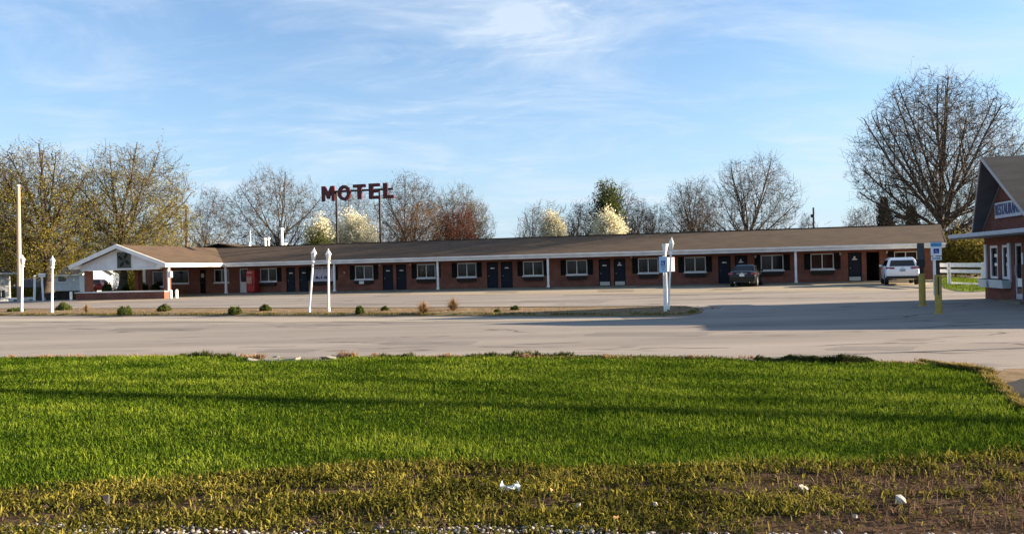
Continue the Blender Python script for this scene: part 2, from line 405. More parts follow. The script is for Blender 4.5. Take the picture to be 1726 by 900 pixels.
for i, (x0, x1, ya, yb) in enumerate(((640, 690, 493.2, 495.3), (815, 870, 491.5, 494), (1005, 1065, 488.7, 492), (1195, 1245, 486.5, 489.5), (1420, 1470, 481.5, 486), (470, 515, 495.2, 497.2))):
    ragged([(p.x, p.y) for p in (G(x0, yb), G(x1, yb), G(x1 + 6, ya), G(x0 + 8, ya))], .16, 40 + i, 0.009, 'oil_stain', M_stain, 'oil darkened spot on the concrete before the room doors')
# ---------------------------------------------------------------- island with kerb
isl_f = [G(-60, 533), G(0, 532.5), G(200, 532.5), G(400, 532.6), G(600, 532.6), G(800, 532.8), G(1000, 533.2), G(1120, 532.8), G(1165, 531), G(1182, 527)]
isl_b = [G(1186, 522), G(1170, 519.5), G(1120, 519), G(1000, 519.8), G(900, 520.4), G(700, 521), G(400, 521.8), G(200, 522), G(0, 522.5), G(-60, 523)]
def island():
    kb = MB(); pts = isl_f + isl_b; n = len(pts)
    cen = sum((Vector((p.x, p.y, 0)) for p in pts), Vector()) / n
    inn = []
    for i, p in enumerate(pts):
        a, b = pts[i - 1], pts[(i + 1) % n]
        t = (Vector((b.x, b.y, 0)) - Vector((a.x, a.y, 0))).normalized()
        nn = Vector((-t.y, t.x, 0))
        inn.append(Vector((p.x, p.y, 0)) + nn * 0.42)
    for i in range(n):
        j = (i + 1) % n
        a, b, c, d = pts[i], pts[j], inn[j], inn[i]
        kb.hexa([(a.x, a.y, -0.01), (b.x, b.y, -0.01), (c.x, c.y, -0.01), (d.x, d.y, -0.01), (a.x, a.y, 0.035), (b.x, b.y, 0.035), (c.x, c.y, 0.11), (d.x, d.y, 0.11)])
    k = kb.build('kerb', mat('kerb_concrete', (0.20, 0.145, 0.07), (0.13, 0.10, 0.035), 1.2, 0.9, contrast=(0.4, 0.6))); tag(k, 'low stained kerb around the planted island', kind='structure')
    s = sheet('island_ground', [(p.x, p.y) for p in inn], M_dirt, 0.088, 'strip of dry dirt inside the island kerb')
island()

# ================================================================ MOTEL
motel = thing('motel', 'long low brown brick motel with shingled roof, white fascia and paired doors', 'motel', (O_.x, O_.y, 0), TH)
WY = 1.5                              # wall plane
RX = MF.hit(1592, 412, -0.15)[0]      # right end of the eave
WX1 = MF.hit(1574, 450, WY)[0]
WX0 = MF.hit(242, 475, WY)[0]
RIDGE, EAVE, RY, BY = 4.08, 2.62, 4.9, 9.95
FLOOR = 0.1
def hx(px, y=WY): return MF.hit(px, 465, y)[0]
def hz(px, py, y=WY): return MF.hit(px, py, y)[1]

windows = [(288, 318, 0), (361, 386, 0), (438.5, 466.5, 1), (525, 561, 1), (598.6, 629, 1), (703, 734, 1), (771, 803, 1), (882, 916, 1), (955, 990, 1), (1076, 1110, 1), (1154, 1190, 1), (1283, 1321, 1), (1367, 1406, 1), (1508, 1547, 1)]
doors = [(337, 346.5, 'g'), (404, 418, 'w'), (482.5, 497.5, 'd'), (504, 519.5, 'd'), (645, 662.5, 'd'), (668, 685, 'd'), (821, 839.5, 'd'), (844.5, 864, 'd'), (1009.5, 1029, 'k'), (1035, 1054.5, 'k'), (1211, 1232, 'd'), (1239, 1260.5, 'd'), (1430, 1453, 'k'), (1461, 1483, 'o')]
W_Z0, W_Z1 = 1.0, 2.1
holes = []
for a, b, kd in windows: holes.append((hx(a), hx(b), W_Z0, W_Z1))
for a, b, kd in doors: holes.append((hx(a), hx(b), FLOOR - 0.1, 2.12))
holes.append((hx(257), hx(275), 0.75, 2.1))
def wall_with_holes(mb, x0, x1, z0, z1, y0, y1, holes):
    xs = sorted({x0, x1, *[h[0] for h in holes], *[h[1] for h in holes]})
    zs = sorted({z0, z1, *[max(z0, h[2]) for h in holes], *[h[3] for h in holes]})
    def solid(i, j):
        if i < 0 or j < 0 or i >= len(xs) - 1 or j >= len(zs) - 1: return False
        cx, cz = (xs[i] + xs[i + 1]) / 2, (zs[j] + zs[j + 1]) / 2
        return not any(h[0] < cx < h[1] and h[2] < cz < h[3] for h in holes)
    for i in range(len(xs) - 1):
        for j in range(len(zs) - 1):
            if not solid(i, j): continue
            a, b, c, d = xs[i], xs[i + 1], zs[j], zs[j + 1]
            mb.add([(a, y0, c), (b, y0, c), (b, y0, d), (a, y0, d)], [(0, 1, 2, 3)])
            mb.add([(a, y1, c), (b, y1, c), (b, y1, d), (a, y1, d)], [(3, 2, 1, 0)])
            if not solid(i - 1, j): mb.add([(a, y0, c), (a, y1, c), (a, y1, d), (a, y0, d)], [(3, 2, 1, 0)])
            if not solid(i + 1, j): mb.add([(b, y0, c), (b, y1, c), (b, y1, d), (b, y0, d)], [(0, 1, 2, 3)])
            if not solid(i, j - 1): mb.add([(a, y0, c), (b, y0, c), (b, y1, c), (a, y1, c)], [(3, 2, 1, 0)])
            if not solid(i, j + 1): mb.add([(a, y0, d), (b, y0, d), (b, y1, d), (a, y1, d)], [(0, 1, 2, 3)])
def raw(mb, name, m, parent):
    """build without touching the face directions"""
    me = bpy.data.meshes.new(name); me.from_pydata(mb.v, [], mb.f)
    return link(name, me, m, parent)
wmb = MB(); wall_with_holes(wmb, WX0, WX1, 0.0, 2.36, WY, WY + 0.2, holes)
raw(wmb, 'front_wall', M_brick, motel)
mb = MB(); mb.box(WX1 - 0.22, WX1, WY + 0.2, BY - 0.5, 0, 2.36); mb.prism_y([(0, 0), (1, 0)], 0, 0) if False else None
# right gable end wall (triangle under the roof) and back wall
mb.hexa([(WX1 - 0.22, WY, 2.362), (WX1, WY, 2.362), (WX1, BY - 0.5, 2.362), (WX1 - 0.22, BY - 0.5, 2.362), (WX1 - 0.22, RY - 0.1, 3.85), (WX1, RY - 0.1, 3.85), (WX1, RY + 0.1, 3.85), (WX1 - 0.22, RY + 0.1, 3.85)])
mb.build('end_wall', M_brick, motel)
mb = MB(); mb.box(WX0, WX1 - 0.23, BY - 0.7, BY - 0.5, 0, 2.36); mb.box(WX0, WX0 + 0.2, WY + 0.21, BY - 0.71, 0, 2.36)
mb.build('back_wall', M_brick, motel)
MB().box(WX0 - 0.02, WX0 + 0.25, WY - 0.06, WY - 0.003, 0.1, 2.28).build('corner_trim', mat('cream_trim', (0.62, 0.56, 0.42)), motel)
mb = MB(); mb.box(WX0 + 0.2, WX1 - 0.23, WY + 2.6, WY + 2.7, 0, 2.3); mb.build('room_partition', M_inside, motel)
# walkway
mb = MB(); mb.box(WX0 - 4, WX1 + 0.1, -0.5, WY, 0.0, FLOOR); mb.build('walkway', M_walk, motel)
# roof: main body, office wing, rear wing
FY = MF.loc(G(286, 503.2)).y - 0.05             # office front line
WR = MF.hit(196.5, 415, FY - 0.45)[0]           # office ridge (local x)
WL = MF.hit(119.5, 451, FY - 0.45)[0]           # office left eave
T = 0.10
def roof(name, polys):
    m_ = MB()
    for p in polys: m_.slab(p, T)
    return m_.build(name, M_roof, motel)
rf = roof('main_roof', [
    [(WR, RY, RIDGE), (0.0, -0.2, EAVE), (RX, -0.2, EAVE), (RX + 1.35, RY, RIDGE)],
    [(WR, RY, RIDGE), (RX + 1.35, RY, RIDGE), (RX, BY, EAVE), (WR, BY, EAVE)]])
roof('office_roof', [
    [(WR, FY - 0.45, RIDGE), (0.0, FY - 0.45, EAVE), (0.0, -0.2, EAVE), (WR, RY, RIDGE)],
    [(WR, FY - 0.45, RIDGE), (WR, BY, RIDGE), (WL, BY, EAVE), (WL, FY - 0.45, EAVE)]])
xr = MF.hit(383, 412.5, 9.0)[0]
roof('rear_wing_roof', [
    [(xr, 7.5, 4.62), (xr, 17, 4.62), (xr + 5.5, 17, 3.6), (xr + 5.5, 7.5, 3.6)],
    [(xr, 7.5, 4.62), (xr - 5.5, 7.5, 3.6), (xr - 5.5, 17, 3.6), (xr, 17, 4.62)]])
mb = MB(); mb.box(xr - 5.0, xr + 5.0, 10.0, 16.7, 0, 3.55); mb.build('rear_wing_wall', M_brick, motel)
# ridge cap: slightly uneven line
mb = MB(); mb.box(WR, RX + 1.3, RY - 0.12, RY + 0.12, RIDGE - 0.02, RIDGE + 0.035); mb.build('ridge_cap', M_roof, motel)
# fascia, gutter, soffit
mb = MB(); mb.box(0.06, RX + 0.02, -0.30, -0.203, EAVE - 0.33, EAVE - 0.01); mb.box(0.06, RX, -0.42, -0.302, EAVE - 0.14, EAVE - 0.02)
mb.build('fascia', M_fascia, motel, bevel=0.015)
mb = MB(); mb.box(0.003, 0.10, FY - 0.5, -0.31, EAVE - 0.30, EAVE - 0.015); mb.box(WL - 0.1, WL - 0.003, FY - 0.5, BY, EAVE - 0.30, EAVE - 0.015)
mb.build('office_fascia', M_white, motel, bevel=0.01)
mb = MB(); mb.box(0.0, RX - 0.05, -0.2, WY + 0.3, EAVE - 0.335, EAVE - 0.30)
mb.build('soffit', mat('soffit_board', (0.30, 0.27, 0.24)), motel)
mb = MB(); mb.box(WL + 0.02, -0.005, FY + 0.1, WY + 0.3, EAVE - 0.31, EAVE - 0.285); mb.build('porch_ceiling', mat('porch_ceiling_board', (0.45, 0.43, 0.40)), motel)
# end rake board on the right
mb = MB()
mb.hexa([(RX - 0.02, -0.42, EAVE - 0.33), (RX + 0.08, -0.42, EAVE - 0.33), (RX + 1.45, RY, RIDGE - 0.30), (RX + 1.35, RY, RIDGE - 0.30), (RX + 0.02, -0.42, EAVE - 0.09), (RX + 0.09, -0.42, EAVE - 0.09), (RX + 1.46, RY, RIDGE - 0.06), (RX + 1.36, RY, RIDGE - 0.06)])
mb.build('rake_board', M_roof, motel)
# office gable
def gz(x): return RIDGE - abs(x - WR) * (RIDGE - EAVE) / abs(WR)
gl, gr = MF.hit(137, 452, FY)[0], -0.75
gb = 2.33
mb = MB(); mb.prism_y([(gl, gb), (gr, gb), (gr, gz(gr) - 0.2), (WR, RIDGE - 0.2), (gl, gz(gl) - 0.2)], FY, FY + 0.15)
mb.build('gable_wall', M_stucco, motel)
mb = MB(); mb.box(gl - 0.02, gr + 0.02, FY - 0.06, FY + 0.19, gb - 0.14, gb - 0.003); mb.build('gable_beam', M_fascia, motel)
for sx in (WL - 0.1, 0.10):
    mb = MB(); y0, y1 = FY - 0.56, FY - 0.453
    e = gz(sx); dz = 0.26
    mb.hexa([(sx, y0, e - dz), (WR, y0, RIDGE - dz - 0.02), (WR, y1, RIDGE - dz - 0.02), (sx, y1, e - dz), (sx, y0, e + 0.03), (WR, y0, RIDGE + 0.03), (WR, y1, RIDGE + 0.03), (sx, y1, e + 0.03)])
    mb.build('rake_board', M_white, motel)
    mb = MB()   # boxed eave return with sloped underside
    xi = gl if sx < WR else gr
    lo = min(sx, xi); hi = max(sx, xi)
    mb.hexa([(lo, FY - 0.45, EAVE - 0.29), (hi, FY - 0.45, EAVE - 0.29), (hi, FY + 0.1, EAVE - 0.29), (lo, FY + 0.1, EAVE - 0.29), (lo, FY - 0.45, EAVE - 0.12), (hi, FY - 0.45, gz(hi) - 0.12 if sx < WR else EAVE - 0.12), (hi, FY + 0.1, gz(hi) - 0.12 if sx < WR else EAVE - 0.12), (lo, FY + 0.1, EAVE - 0.12)])
    mb.build('eave_return', M_white, motel)
# gable soffit strip
# pinwheel panel
px0, z1_ = MF.hit(198, 425.5, FY); px1, z0_ = MF.hit(221, 452, FY)
pan = MB().box(px0, px1, FY - 0.05, FY - 0.003, gb + 0.0, z1_).build('pinwheel_panel', mat('dark_green_board', (0.075, 0.085, 0.07), (0.055, 0.062, 0.052), 4, 0.7), motel)
pcx, pcz = (px0 + px1) / 2, (gb + z1_) / 2; sz = (px1 - px0) / 2
M_blade = mat('pinwheel_blade', (0.012, 0.014, 0.012))
for k in range(4):
    a = R(58 + 90 * k); d = Vector((math.cos(a), math.sin(a))); n_ = Vector((-d.y, d.x))
    pts = [d * 0.10 * sz, d * 0.45 * sz + n_ * 0.25 * sz, d * 0.92 * sz + n_ * 0.17 * sz, d * 1.0 * sz, d * 0.8 * sz - n_ * 0.2 * sz, d * 0.4 * sz - n_ * 0.12 * sz]
    MB().prism_y([(pcx + p.x, pcz + p.y) for p in pts], FY - 0.075, FY - 0.052).build('blade', M_blade, pan)
mb = MB()
for a, b, c, d in ((px0, px0 + 0.05, gb, z1_), (px1 - 0.05, px1, gb, z1_), (px0 + 0.051, px1 - 0.051, z1_ - 0.05, z1_), (px0 + 0.051, px1 - 0.051, gb, gb + 0.05)): mb.box(a, b, FY - 0.07, FY - 0.051, c, d)
mb.build('border', mat('panel_border', (0.10, 0.11, 0.08)), pan)
# brick columns of the porch
def column(name, pxa, pxb, y, dep, z0=0.0):
    a, b = MF.hit(pxa, 470, y)[0], MF.hit(pxb, 470, y)[0]
    return MB().box(a, b, y, y + dep, z0, gb - 0.142).build(name, M_brick, motel)
lw_y = FY + 0.02
lwx0, lwx1 = MF.hit(128, 498, lw_y)[0], MF.hit(277, 498, lw_y)[0]
column('brick_column', 142, 149, lw_y + 0.1, 0.5, 0.60)
column('brick_column', 275.5, 280.5, lw_y + 0.06, 0.5, 0.60)
column('brick_column', 227, 233, -2.2, 0.5)
MB().box(lwx0, lwx1, lw_y, lw_y + 0.6, 0, 0.52).build('planter_wall', M_brick, motel)
MB().box(lwx0 - 0.06, lwx1 + 0.08, lw_y - 0.06, lw_y + 0.66, 0.521, 0.598).build('planter_cap', M_white, motel)
MB().box(lwx0, lwx0 + 0.4, lw_y + 0.601, -0.8, 0, 0.50).build('planter_wall', M_brick, motel)
# downspout and meter box on the sunlit side of the corner column
cx_ = MF.hit(280.5, 470, lw_y + 0.06)[0]
mb = MB(); mb.box(cx_ + 0.01, cx_ + 0.13, lw_y + 0.1, lw_y + 0.22, 0.6, 2.1); mb.hexa([(cx_ + 0.01, lw_y + 0.1, 2.101), (cx_ + 0.13, lw_y + 0.1, 2.101), (cx_ + 0.13, lw_y + 0.22, 2.101), (cx_ + 0.01, lw_y + 0.22, 2.101), (-0.2, lw_y + 0.1, 2.40), (-0.05, lw_y + 0.1, 2.40), (-0.05, lw_y + 0.22, 2.40), (-0.2, lw_y + 0.22, 2.40)])
mb.build('downspout', M_white, motel)
MB().box(cx_ + 0.135, cx_ + 0.36, lw_y + 0.05, lw_y + 0.3, 1.55, 2.0).build('meter_box', M_white, motel, bevel=0.02)
# posts along the walkway
for px in (380.5, 563.5, 738, 924, 1341.5):
    x = hx(px, 0.0)
    p = MB().box(x - 0.075, x + 0.075, -0.075, 0.075, FLOOR, EAVE - 0.335).build('post', M_white, motel, bevel=0.01)
    MB().box(x - 0.1, x + 0.1, -0.1, 0.1, FLOOR, FLOOR + 0.15).build('post_base', M_white, p)
MB().box(WX1 - 0.02, WX1 + 0.1, WY - 0.08, WY + 0.05, 0.1, 2.28).build('corner_board', M_white, motel)
# windows
rngw = random.Random(5)
def window(x0, x1, z0, z1, parent, y=WY, curtain=None, mull=True, sill=True, bar=0.055):
    f = MB(); yy0, yy1 = y + 0.02, y + 0.09
    f.box(x0, x1, yy0, yy1, z1 - bar, z1); f.box(x0, x1, yy0, yy1, z0, z0 + bar)
    f.box(x0, x0 + bar, yy0, yy1, z0 + bar, z1 - bar); f.box(x1 - bar, x1, yy0, yy1, z0 + bar, z1 - bar)
    xm = (x0 + x1) / 2
    if mull: f.box(xm - 0.03, xm + 0.03, yy0, yy1, z0 + bar, z1 - bar)
    wn = f.build('window', M_frame, parent)
    cuts = ((x0 + bar, xm - 0.03), (xm + 0.03, x1 - bar)) if mull else ((x0 + bar, x1 - bar),)
    for i, (a, b) in enumerate(cuts):
        MB().box(a + 0.002, b - 0.002, y + 0.05, y + 0.06, z0 + bar + 0.002, z1 - bar - 0.002).build('pane', M_glass, wn)
        if curtain and curtain[i % len(curtain)]:
            k = curtain[i % len(curtain)]
            c = MB(); n = 14; wd = (b - a) * min(1, k if k < 1 else 1)
            for q in range(n):
                xa, xb = a + wd * q / n, a + wd * (q + 1) / n
                ya, yb = y + 0.16 + 0.025 * (q % 2), y + 0.16 + 0.025 * ((q + 1) % 2)
                c.add([(xa, ya, z0), (xb, yb, z0), (xb, yb, z1), (xa, ya, z1)], [(0, 1, 2, 3)])
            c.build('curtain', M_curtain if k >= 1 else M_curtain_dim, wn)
    if sill: MB().box(x0 - 0.06, x1 + 0.06, y - 0.09, y + 0.018, z0 - 0.09, z0 - 0.003).build('sill', M_frame, wn)
    return wn
M_frame = mat('window_frame_paint', (0.76, 0.76, 0.75), (0.64, 0.64, 0.63), 4, 0.6)
curt = {438.5: (1, .9), 525: (.9, .9), 598.6: (.5, 1), 703: (0, .6), 771: (.9, .9), 882: (.7, .5), 955: (.9, .9), 1076: (.5, .9), 1154: (.95, 0), 1283: (.9, .4), 1367: (.9, .5), 1508: (.4, .9), 361: (0, 1)}
for a, b, kd in windows:
    x0, x1 = hx(a), hx(b)
    window(x0, x1, W_Z0, W_Z1, motel, curtain=curt.get(a), mull=a != 288)
    if kd:
        sw = 0.42
        for q, (u, v) in enumerate(((x0 - sw - 0.02, x0 - 0.02), (x1 + 0.02, x1 + sw + 0.02))):
            if a == 438.5 and q == 0: continue
            sh = MB().box(u, v, WY - 0.045, WY - 0.003, W_Z0 - 0.03, W_Z1 + 0.03).build('shutter', M_dark, motel)
            m_ = MB()
            for k in range(10): m_.box(u + 0.05, v - 0.05, WY - 0.062, WY - 0.046, W_Z0 + 0.06 + k * 0.1, W_Z0 + 0.12 + k * 0.1)
            m_.build('louvre', M_dark, sh)
        m_ = MB(); m_.hexa([(x0 + 0.08, WY - 0.24, 0.62), (x1 - 0.08, WY - 0.24, 0.62), (x1 - 0.08, WY - 0.003, 0.62), (x0 + 0.08, WY - 0.003, 0.62), (x0 - 0.02, WY - 0.30, 0.89), (x1 + 0.02, WY - 0.30, 0.89), (x1 + 0.02, WY - 0.003, 0.89), (x0 - 0.02, WY - 0.003, 0.89)])
        m_.build('window_box', mat('window_box_paint', (0.03, 0.022, 0.018)) if a == 438.5 else bpy.data.materials['window_box_paint'], motel)
window(hx(257), hx(275), 0.75, 2.1, motel, mull=False)
xq = hx(611.5)
MB().box(xq - 0.2, xq + 0.22, WY - 0.33, WY - 0.302, 0.62, 0.86).build('box_vent', M_plate, motel, bevel=0.03)
# doors
for a, b, kd in doors:
    x0, x1 = hx(a), hx(b)
    if kd == 'o':
        MB().box(x0, x1, WY + 1.6, WY + 1.66, 0.1, 2.12).build('passage_door', M_dark, motel); continue
    fr = MB(); fw = 0.06
    mt = M_white if kd == 'w' else M_dark
    fr.box(x0, x0 + fw, WY + 0.03, WY + 0.12, FLOOR, 2.12); fr.box(x1 - fw, x1, WY + 0.03, WY + 0.12, FLOOR, 2.12); fr.box(x0 + fw, x1 - fw, WY + 0.03, WY + 0.12, 2.05, 2.12)
    if kd == 'w':
        d = MB().box(x0 + fw, x1 - fw, WY + 0.06, WY + 0.10, FLOOR, 1.0).build('door', M_frame, motel)
        MB().box(x0 + fw, x1 - fw, WY + 0.065, WY + 0.08, 1.003, 2.045).build('pane', M_glass, d)
    else:
        d = MB().box(x0 + fw, x1 - fw, WY + 0.06, WY + 0.11, FLOOR + 0.005, 2.045).build('door', M_dark if kd == 'g' else M_door, motel)
    fr.build('door_frame', mt, d)
    xm = (x0 + x1) / 2
    if kd in 'dk':
        pl = MB(); pl.prism_y([(xm - 0.17, 1.60), (xm + 0.15, 1.60), (xm + 0.17, 1.66), (xm - 0.05, 1.70), (xm - 0.15, 1.67)], WY + 0.045, WY + 0.058)
        pl.build('number_plate', M_plate, d)
        if a in (1035, 1239, 1430): MB().prism_y([(xm - 0.09, 1.73), (xm + 0.07, 1.73), (xm + 0.02, 1.86), (xm - 0.05, 1.84)], WY + 0.045, WY + 0.058).build('number_plate', M_plate, d)
    if kd == 'k': MB().box(x0 + fw + 0.01, x1 - fw - 0.01, WY + 0.04, WY + 0.058, FLOOR + 0.03, FLOOR + 0.30).build('kick_plate', M_kick, d)
    if kd == 'g': MB().box(x0 + 0.08, x0 + 0.36, WY + 0.04, WY + 0.058, 1.45, 1.80).build('notice', mat('notice_paper', (0.55, 0.53, 0.5)), d)
    MB().lathe([(0.0, 0), (0.03, 0.005), (0.035, 0.03), (0.02, 0.05)], 8, (x0 + 0.16, WY + 0.03, 1.0)).build('handle', M_kick, d)
# wall lamps between rooms
for px, py in ((581, 459.5), (692, 446), (640.5, 447), (1064, 433), (1273, 432.5), (1416, 428), (1494, 425)):
    x, z = MF.hit(px, py, WY)
    MB().lathe([(0.02, -0.1), (0.06, -0.06), (0.07, 0.06), (0.03, 0.1)], 8, (x, WY - 0.08, z)).build('wall_lamp', mat('lamp_glass', (0.5, 0.48, 0.44)) if 'lamp_glass' not in bpy.data.materials else bpy.data.materials['lamp_glass'], motel)
# roof vents
def vent(px, ptop, y, r, cap):
    x, zt = MF.hit(px, ptop, y)
    m_ = MB(); m_.tube((x, y, 3.4), (x, y, zt - cap), r, r, 10)
    o = m_.build('vent_pipe', M_white, motel, smooth=False)
    if cap: MB().lathe([(r * 1.1, -0.003), (r * 1.7, 0.02), (r * 1.6, cap * 0.8), (r * 0.5, cap)], 10, (x, y, zt - cap)).build('vent_cap', M_white, o)
vent(446.5, 401, 11.5, 0.15, 0.22); vent(452.5, 400, 11.2, 0.11, 0.2); vent(481, 409, 9.5, 0.13, 0.15)
vent(474.5, 384, 9.2, 0.14, 0.25); vent(421.5, 389, 11.5, 0.06, 0.0)
x, z = MF.hit(418.5, 409, 11.3); MB().box(x - 0.2, x + 0.15, 11.2, 11.4, 3.9, z).build('vent_pipe', M_white, motel)

# ---------------------------------------------------------------- lettering helper
def text(name, s, size, m, parent, loc, rot, extrude=0.01, sx=1.0, width=None, bold=0.0):
    cu = bpy.data.curves.new('lettering', 'FONT'); cu.body = s; cu.size = size; cu.extrude = extrude; cu.align_x = 'CENTER'; cu.align_y = 'CENTER'; cu.offset = bold; cu.resolution_u = 3
    tmp = bpy.data.objects.new('lettering', cu); COL.objects.link(tmp)
    bpy.context.view_layer.update()
    me = bpy.data.meshes.new_from_object(tmp.evaluated_get(bpy.context.evaluated_depsgraph_get()))
    bpy.data.objects.remove(tmp)
    o = link(name, me, m, parent)
    if width:
        xs = [v.co.x for v in me.vertices]; sx = width / (max(xs) - min(xs))
    o.location, o.rotation_euler, o.scale = loc, rot, (sx, 1, 1)
    return o

# ---------------------------------------------------------------- MOTEL rooftop sign
SY = 5.6
so = MF.wld((hx(600, SY), SY, 0))
sign = thing('motel_sign', 'big dark red letters reading MOTEL on two tall posts behind the roof', 'sign', (so.x, so.y, 3.7), TH)
SF = Frame(so, TH)
M_letter = mat('oxblood_enamel', (0.095, 0.014, 0.016), (0.065, 0.010, 0.012), 3, 0.45)
M_steel = mat('dark_steel', (0.02, 0.017, 0.017), (0.035, 0.025, 0.022), 4, 0.6)
shapes = {
 'M': [(0, 0), (0, 1), (.30, 1), (.5, .58), (.70, 1), (1, 1), (1, 0), (.77, 0), (.77, .62), (.58, .16), (.42, .16), (.23, .62), (.23, 0)],
 'T': [(0, .80), (0, 1), (1, 1), (1, .80), (.68, .80), (.68, 0), (.34, 0), (.34, .80)],
 'E': [(0, 0), (0, 1), (1, 1), (1, .80), (.40, .80), (.40, .61), (.86, .61), (.86, .41), (.40, .41), (.40, .20), (1, .20), (1, 0)],
 'L': [(0, 0), (0, 1), (.42, 1), (.42, .21), (1, .21), (1, 0)]}
for ch, xa, xb, yt, yb in (('M', 543, 564, 313.5, 340), ('O', 570, 591, 312, 339), ('T', 596, 616.5, 310.5, 336.5), ('E', 622.5, 640.5, 309, 336), ('L', 646.5, 664, 308, 335)):
    x0, zb = SF.hit(xa, yb, 0); x1, zt = SF.hit(xb, yt, 0); zt -= 3.7; zb -= 3.7
    m_ = MB()
    if ch == 'O':
        n = 28; cx, cz, rx, rz = (x0 + x1) / 2, (zb + zt) / 2, (x1 - x0) / 2, (zt - zb) / 2
        for y0 in (-0.12,):
            vs = []
            for y in (-0.12, 0.10):
                for k in (1.0, None):
                    for i in range(n):
                        a = 2 * math.pi * i / n
                        fx, fz = (1, 1) if k else (0.46, 0.60)
                        vs.append((cx + rx * fx * math.cos(a), y, cz + rz * fz * math.sin(a)))
            q = lambda b, i: b * n + i % n
            fs = []
            for i in range(n): fs += [(q(0, i), q(0, i + 1), q(1, i + 1), q(1, i)), (q(2, i + 1), q(2, i), q(3, i), q(3, i + 1)), (q(0, i + 1), q(0, i), q(2, i), q(2, i + 1)), (q(1, i), q(1, i + 1), q(3, i + 1), q(3, i))]
            m_.add(vs, fs)
    else:
        m_.prism_y([(x0 + (x1 - x0) * a, zb + (zt - zb) * b) for a, b in shapes[ch]], -0.12, 0.10)
    m_.build('letter', M_letter, sign)
xa, za = SF.hit(563, 323.5, 0.2); xb, zb = SF.hit(663, 319, 0.2)
MB().box(xa, xb, 0.103, 0.20, za - 3.7 - 0.09, za - 3.7 + 0.09).build('rail', M_steel, sign)
for px in (567.7, 640.6):
    x = SF.hit(px, 360, 0.3)[0]; MB().box(x - 0.07, x + 0.07, 0.203, 0.34, -0.15, za - 3.7 + 0.09).build('post', M_steel, sign)

# ---------------------------------------------------------------- things along the motel front
p = MF.wld((hx(425.5, 0.75), 0.75, FLOOR))
vx0, vx1 = hx(418.5, 0.6), hx(432.5, 0.6)
vm = thing('vending_machine', 'red drink vending machine standing by the white office side door', 'vending machine', p, TH)
hw_ = (vx1 - vx0) / 2
MB().box(-hw_, hw_, -0.35, 0.4, 0.05, 1.85).build('cabinet', mat('red_enamel', (0.36, 0.022, 0.022), (0.27, 0.016, 0.016), 4, 0.35), vm, bevel=0.03)
MB().box(-hw_ + 0.06, hw_ * 0.35, -0.362, -0.352, 0.75, 1.35).build('display_panel', mat('faded_panel', (0.30, 0.13, 0.08), (0.42, 0.26, 0.2), 9, 0.4), vm)
MB().box(hw_ * 0.45, hw_ * 0.62, -0.362, -0.352, 0.5, 1.4).build('coin_panel', mat('dark_red_panel', (0.18, 0.012, 0.012)), vm)
MB().box(-hw_ + 0.1, hw_ - 0.25, -0.362, -0.352, 1.62, 1.72).build('header', mat('header_panel', (0.45, 0.33, 0.26)), vm)
MB().box(-hw_ + 0.05, hw_ - 0.05, -0.3, 0.36, 0.0, 0.047).build('base', M_dark, vm)
# banner hung over a window
bx0, bz0 = MF.hit(526.5, 473.5, WY - 0.12); bx1, bz1 = MF.hit(561, 452.5, WY - 0.12)
bw = MF.wld(((bx0 + bx1) / 2, WY - 0.12, bz0))
bn = thing('window_banner', 'white paper banner with dark blue lettering hung over the window behind leaning posts', 'banner', bw, TH)
hb, bh = (bx1 - bx0) / 2, bz1 - bz0
m_ = MB(); n = 12
vs = [(-hb + 2 * hb * i / n, -0.012 * math.cos(i * 1.1) - s * 0.006, z - 0.03 * math.sin(math.pi * i / n) * (z == 0)) for s in (0, 1) for z in (0, bh) for i in range(n + 1)]
fs = [(i, i + 1, n + 2 + i, n + 1 + i) for i in range(n)]
k = 2 * (n + 1); fs += [(k + i + 1, k + i, k + n + 1 + i, k + n + 2 + i) for i in range(n)]
m_.add(vs, fs).build('sheet', mat('banner_sheet', (0.62, 0.58, 0.64), (0.5, 0.46, 0.53), 2.5), bn)
M_ink = mat('navy_ink', (0.015, 0.02, 0.08))
text('lettering', 'NOW HIRING', 0.18, mat('pale_ink', (0.22, 0.22, 0.38)), bn, (-0.05, -0.035, bh * 0.72), (R(90), 0, 0), 0.003, width=hb * 1.3) if False else None
m_ = MB()      # the print is too blurred to read: heavy dark strokes and a ribbon
for a, b, c, d in ((-.42, -.30, .17, .36), (-.27, -.17, .17, .25), (-.10, -.02, .17, .34), (.06, .30, .17, .24), (.10, .42, .29, .36)):
    m_.hexa([(a * hb * 1.5, -0.034, c * bh), (b * hb * 1.5, -0.034, c * bh), (b * hb * 1.5, -0.028, c * bh), (a * hb * 1.5, -0.028, c * bh), (a * hb * 1.5, -0.034, d * bh), (b * hb * 1.5, -0.034, d * bh + 0.03), (b * hb * 1.5, -0.028, d * bh + 0.03), (a * hb * 1.5, -0.028, d * bh)])
m_.build('lettering', M_ink, bn)
MB().box(hb * 0.62, hb * 0.78, -0.034, -0.028, bh * 0.3, bh * 0.9).build('ribbon', mat('dull_red_ink', (0.35, 0.12, 0.14)), bn)
# two white bollards beside the planter
M_boll = mat('white_bollard_paint', (0.8, 0.79, 0.75))
bol = None
for px, py, h_, lab in ((288, 503.5, 0.68, 'short white bollard touching the end of the porch planter'), (298, 503, 0.66, 'short white bollard standing free just right of the porch planter'), (120, 506.5, 0.6, 'thin white bollard left of the low porch wall')):
    g = G(px, py)
    if bol is None:
        bol = thing('bollard', lab, 'bollard', g, 0, 'white bollards near the porch')
        MB().lathe([(0.10, 0), (0.10, 0.58), (0.085, 0.64), (0.04, 0.665)], 14).build('post', M_boll, bol); MB().lathe([(0.14, -0.01), (0.13, 0.02), (0.11, 0.03)], 14).build('collar', M_walk, bol)
    else: dup(bol, g, 0.3, lab)

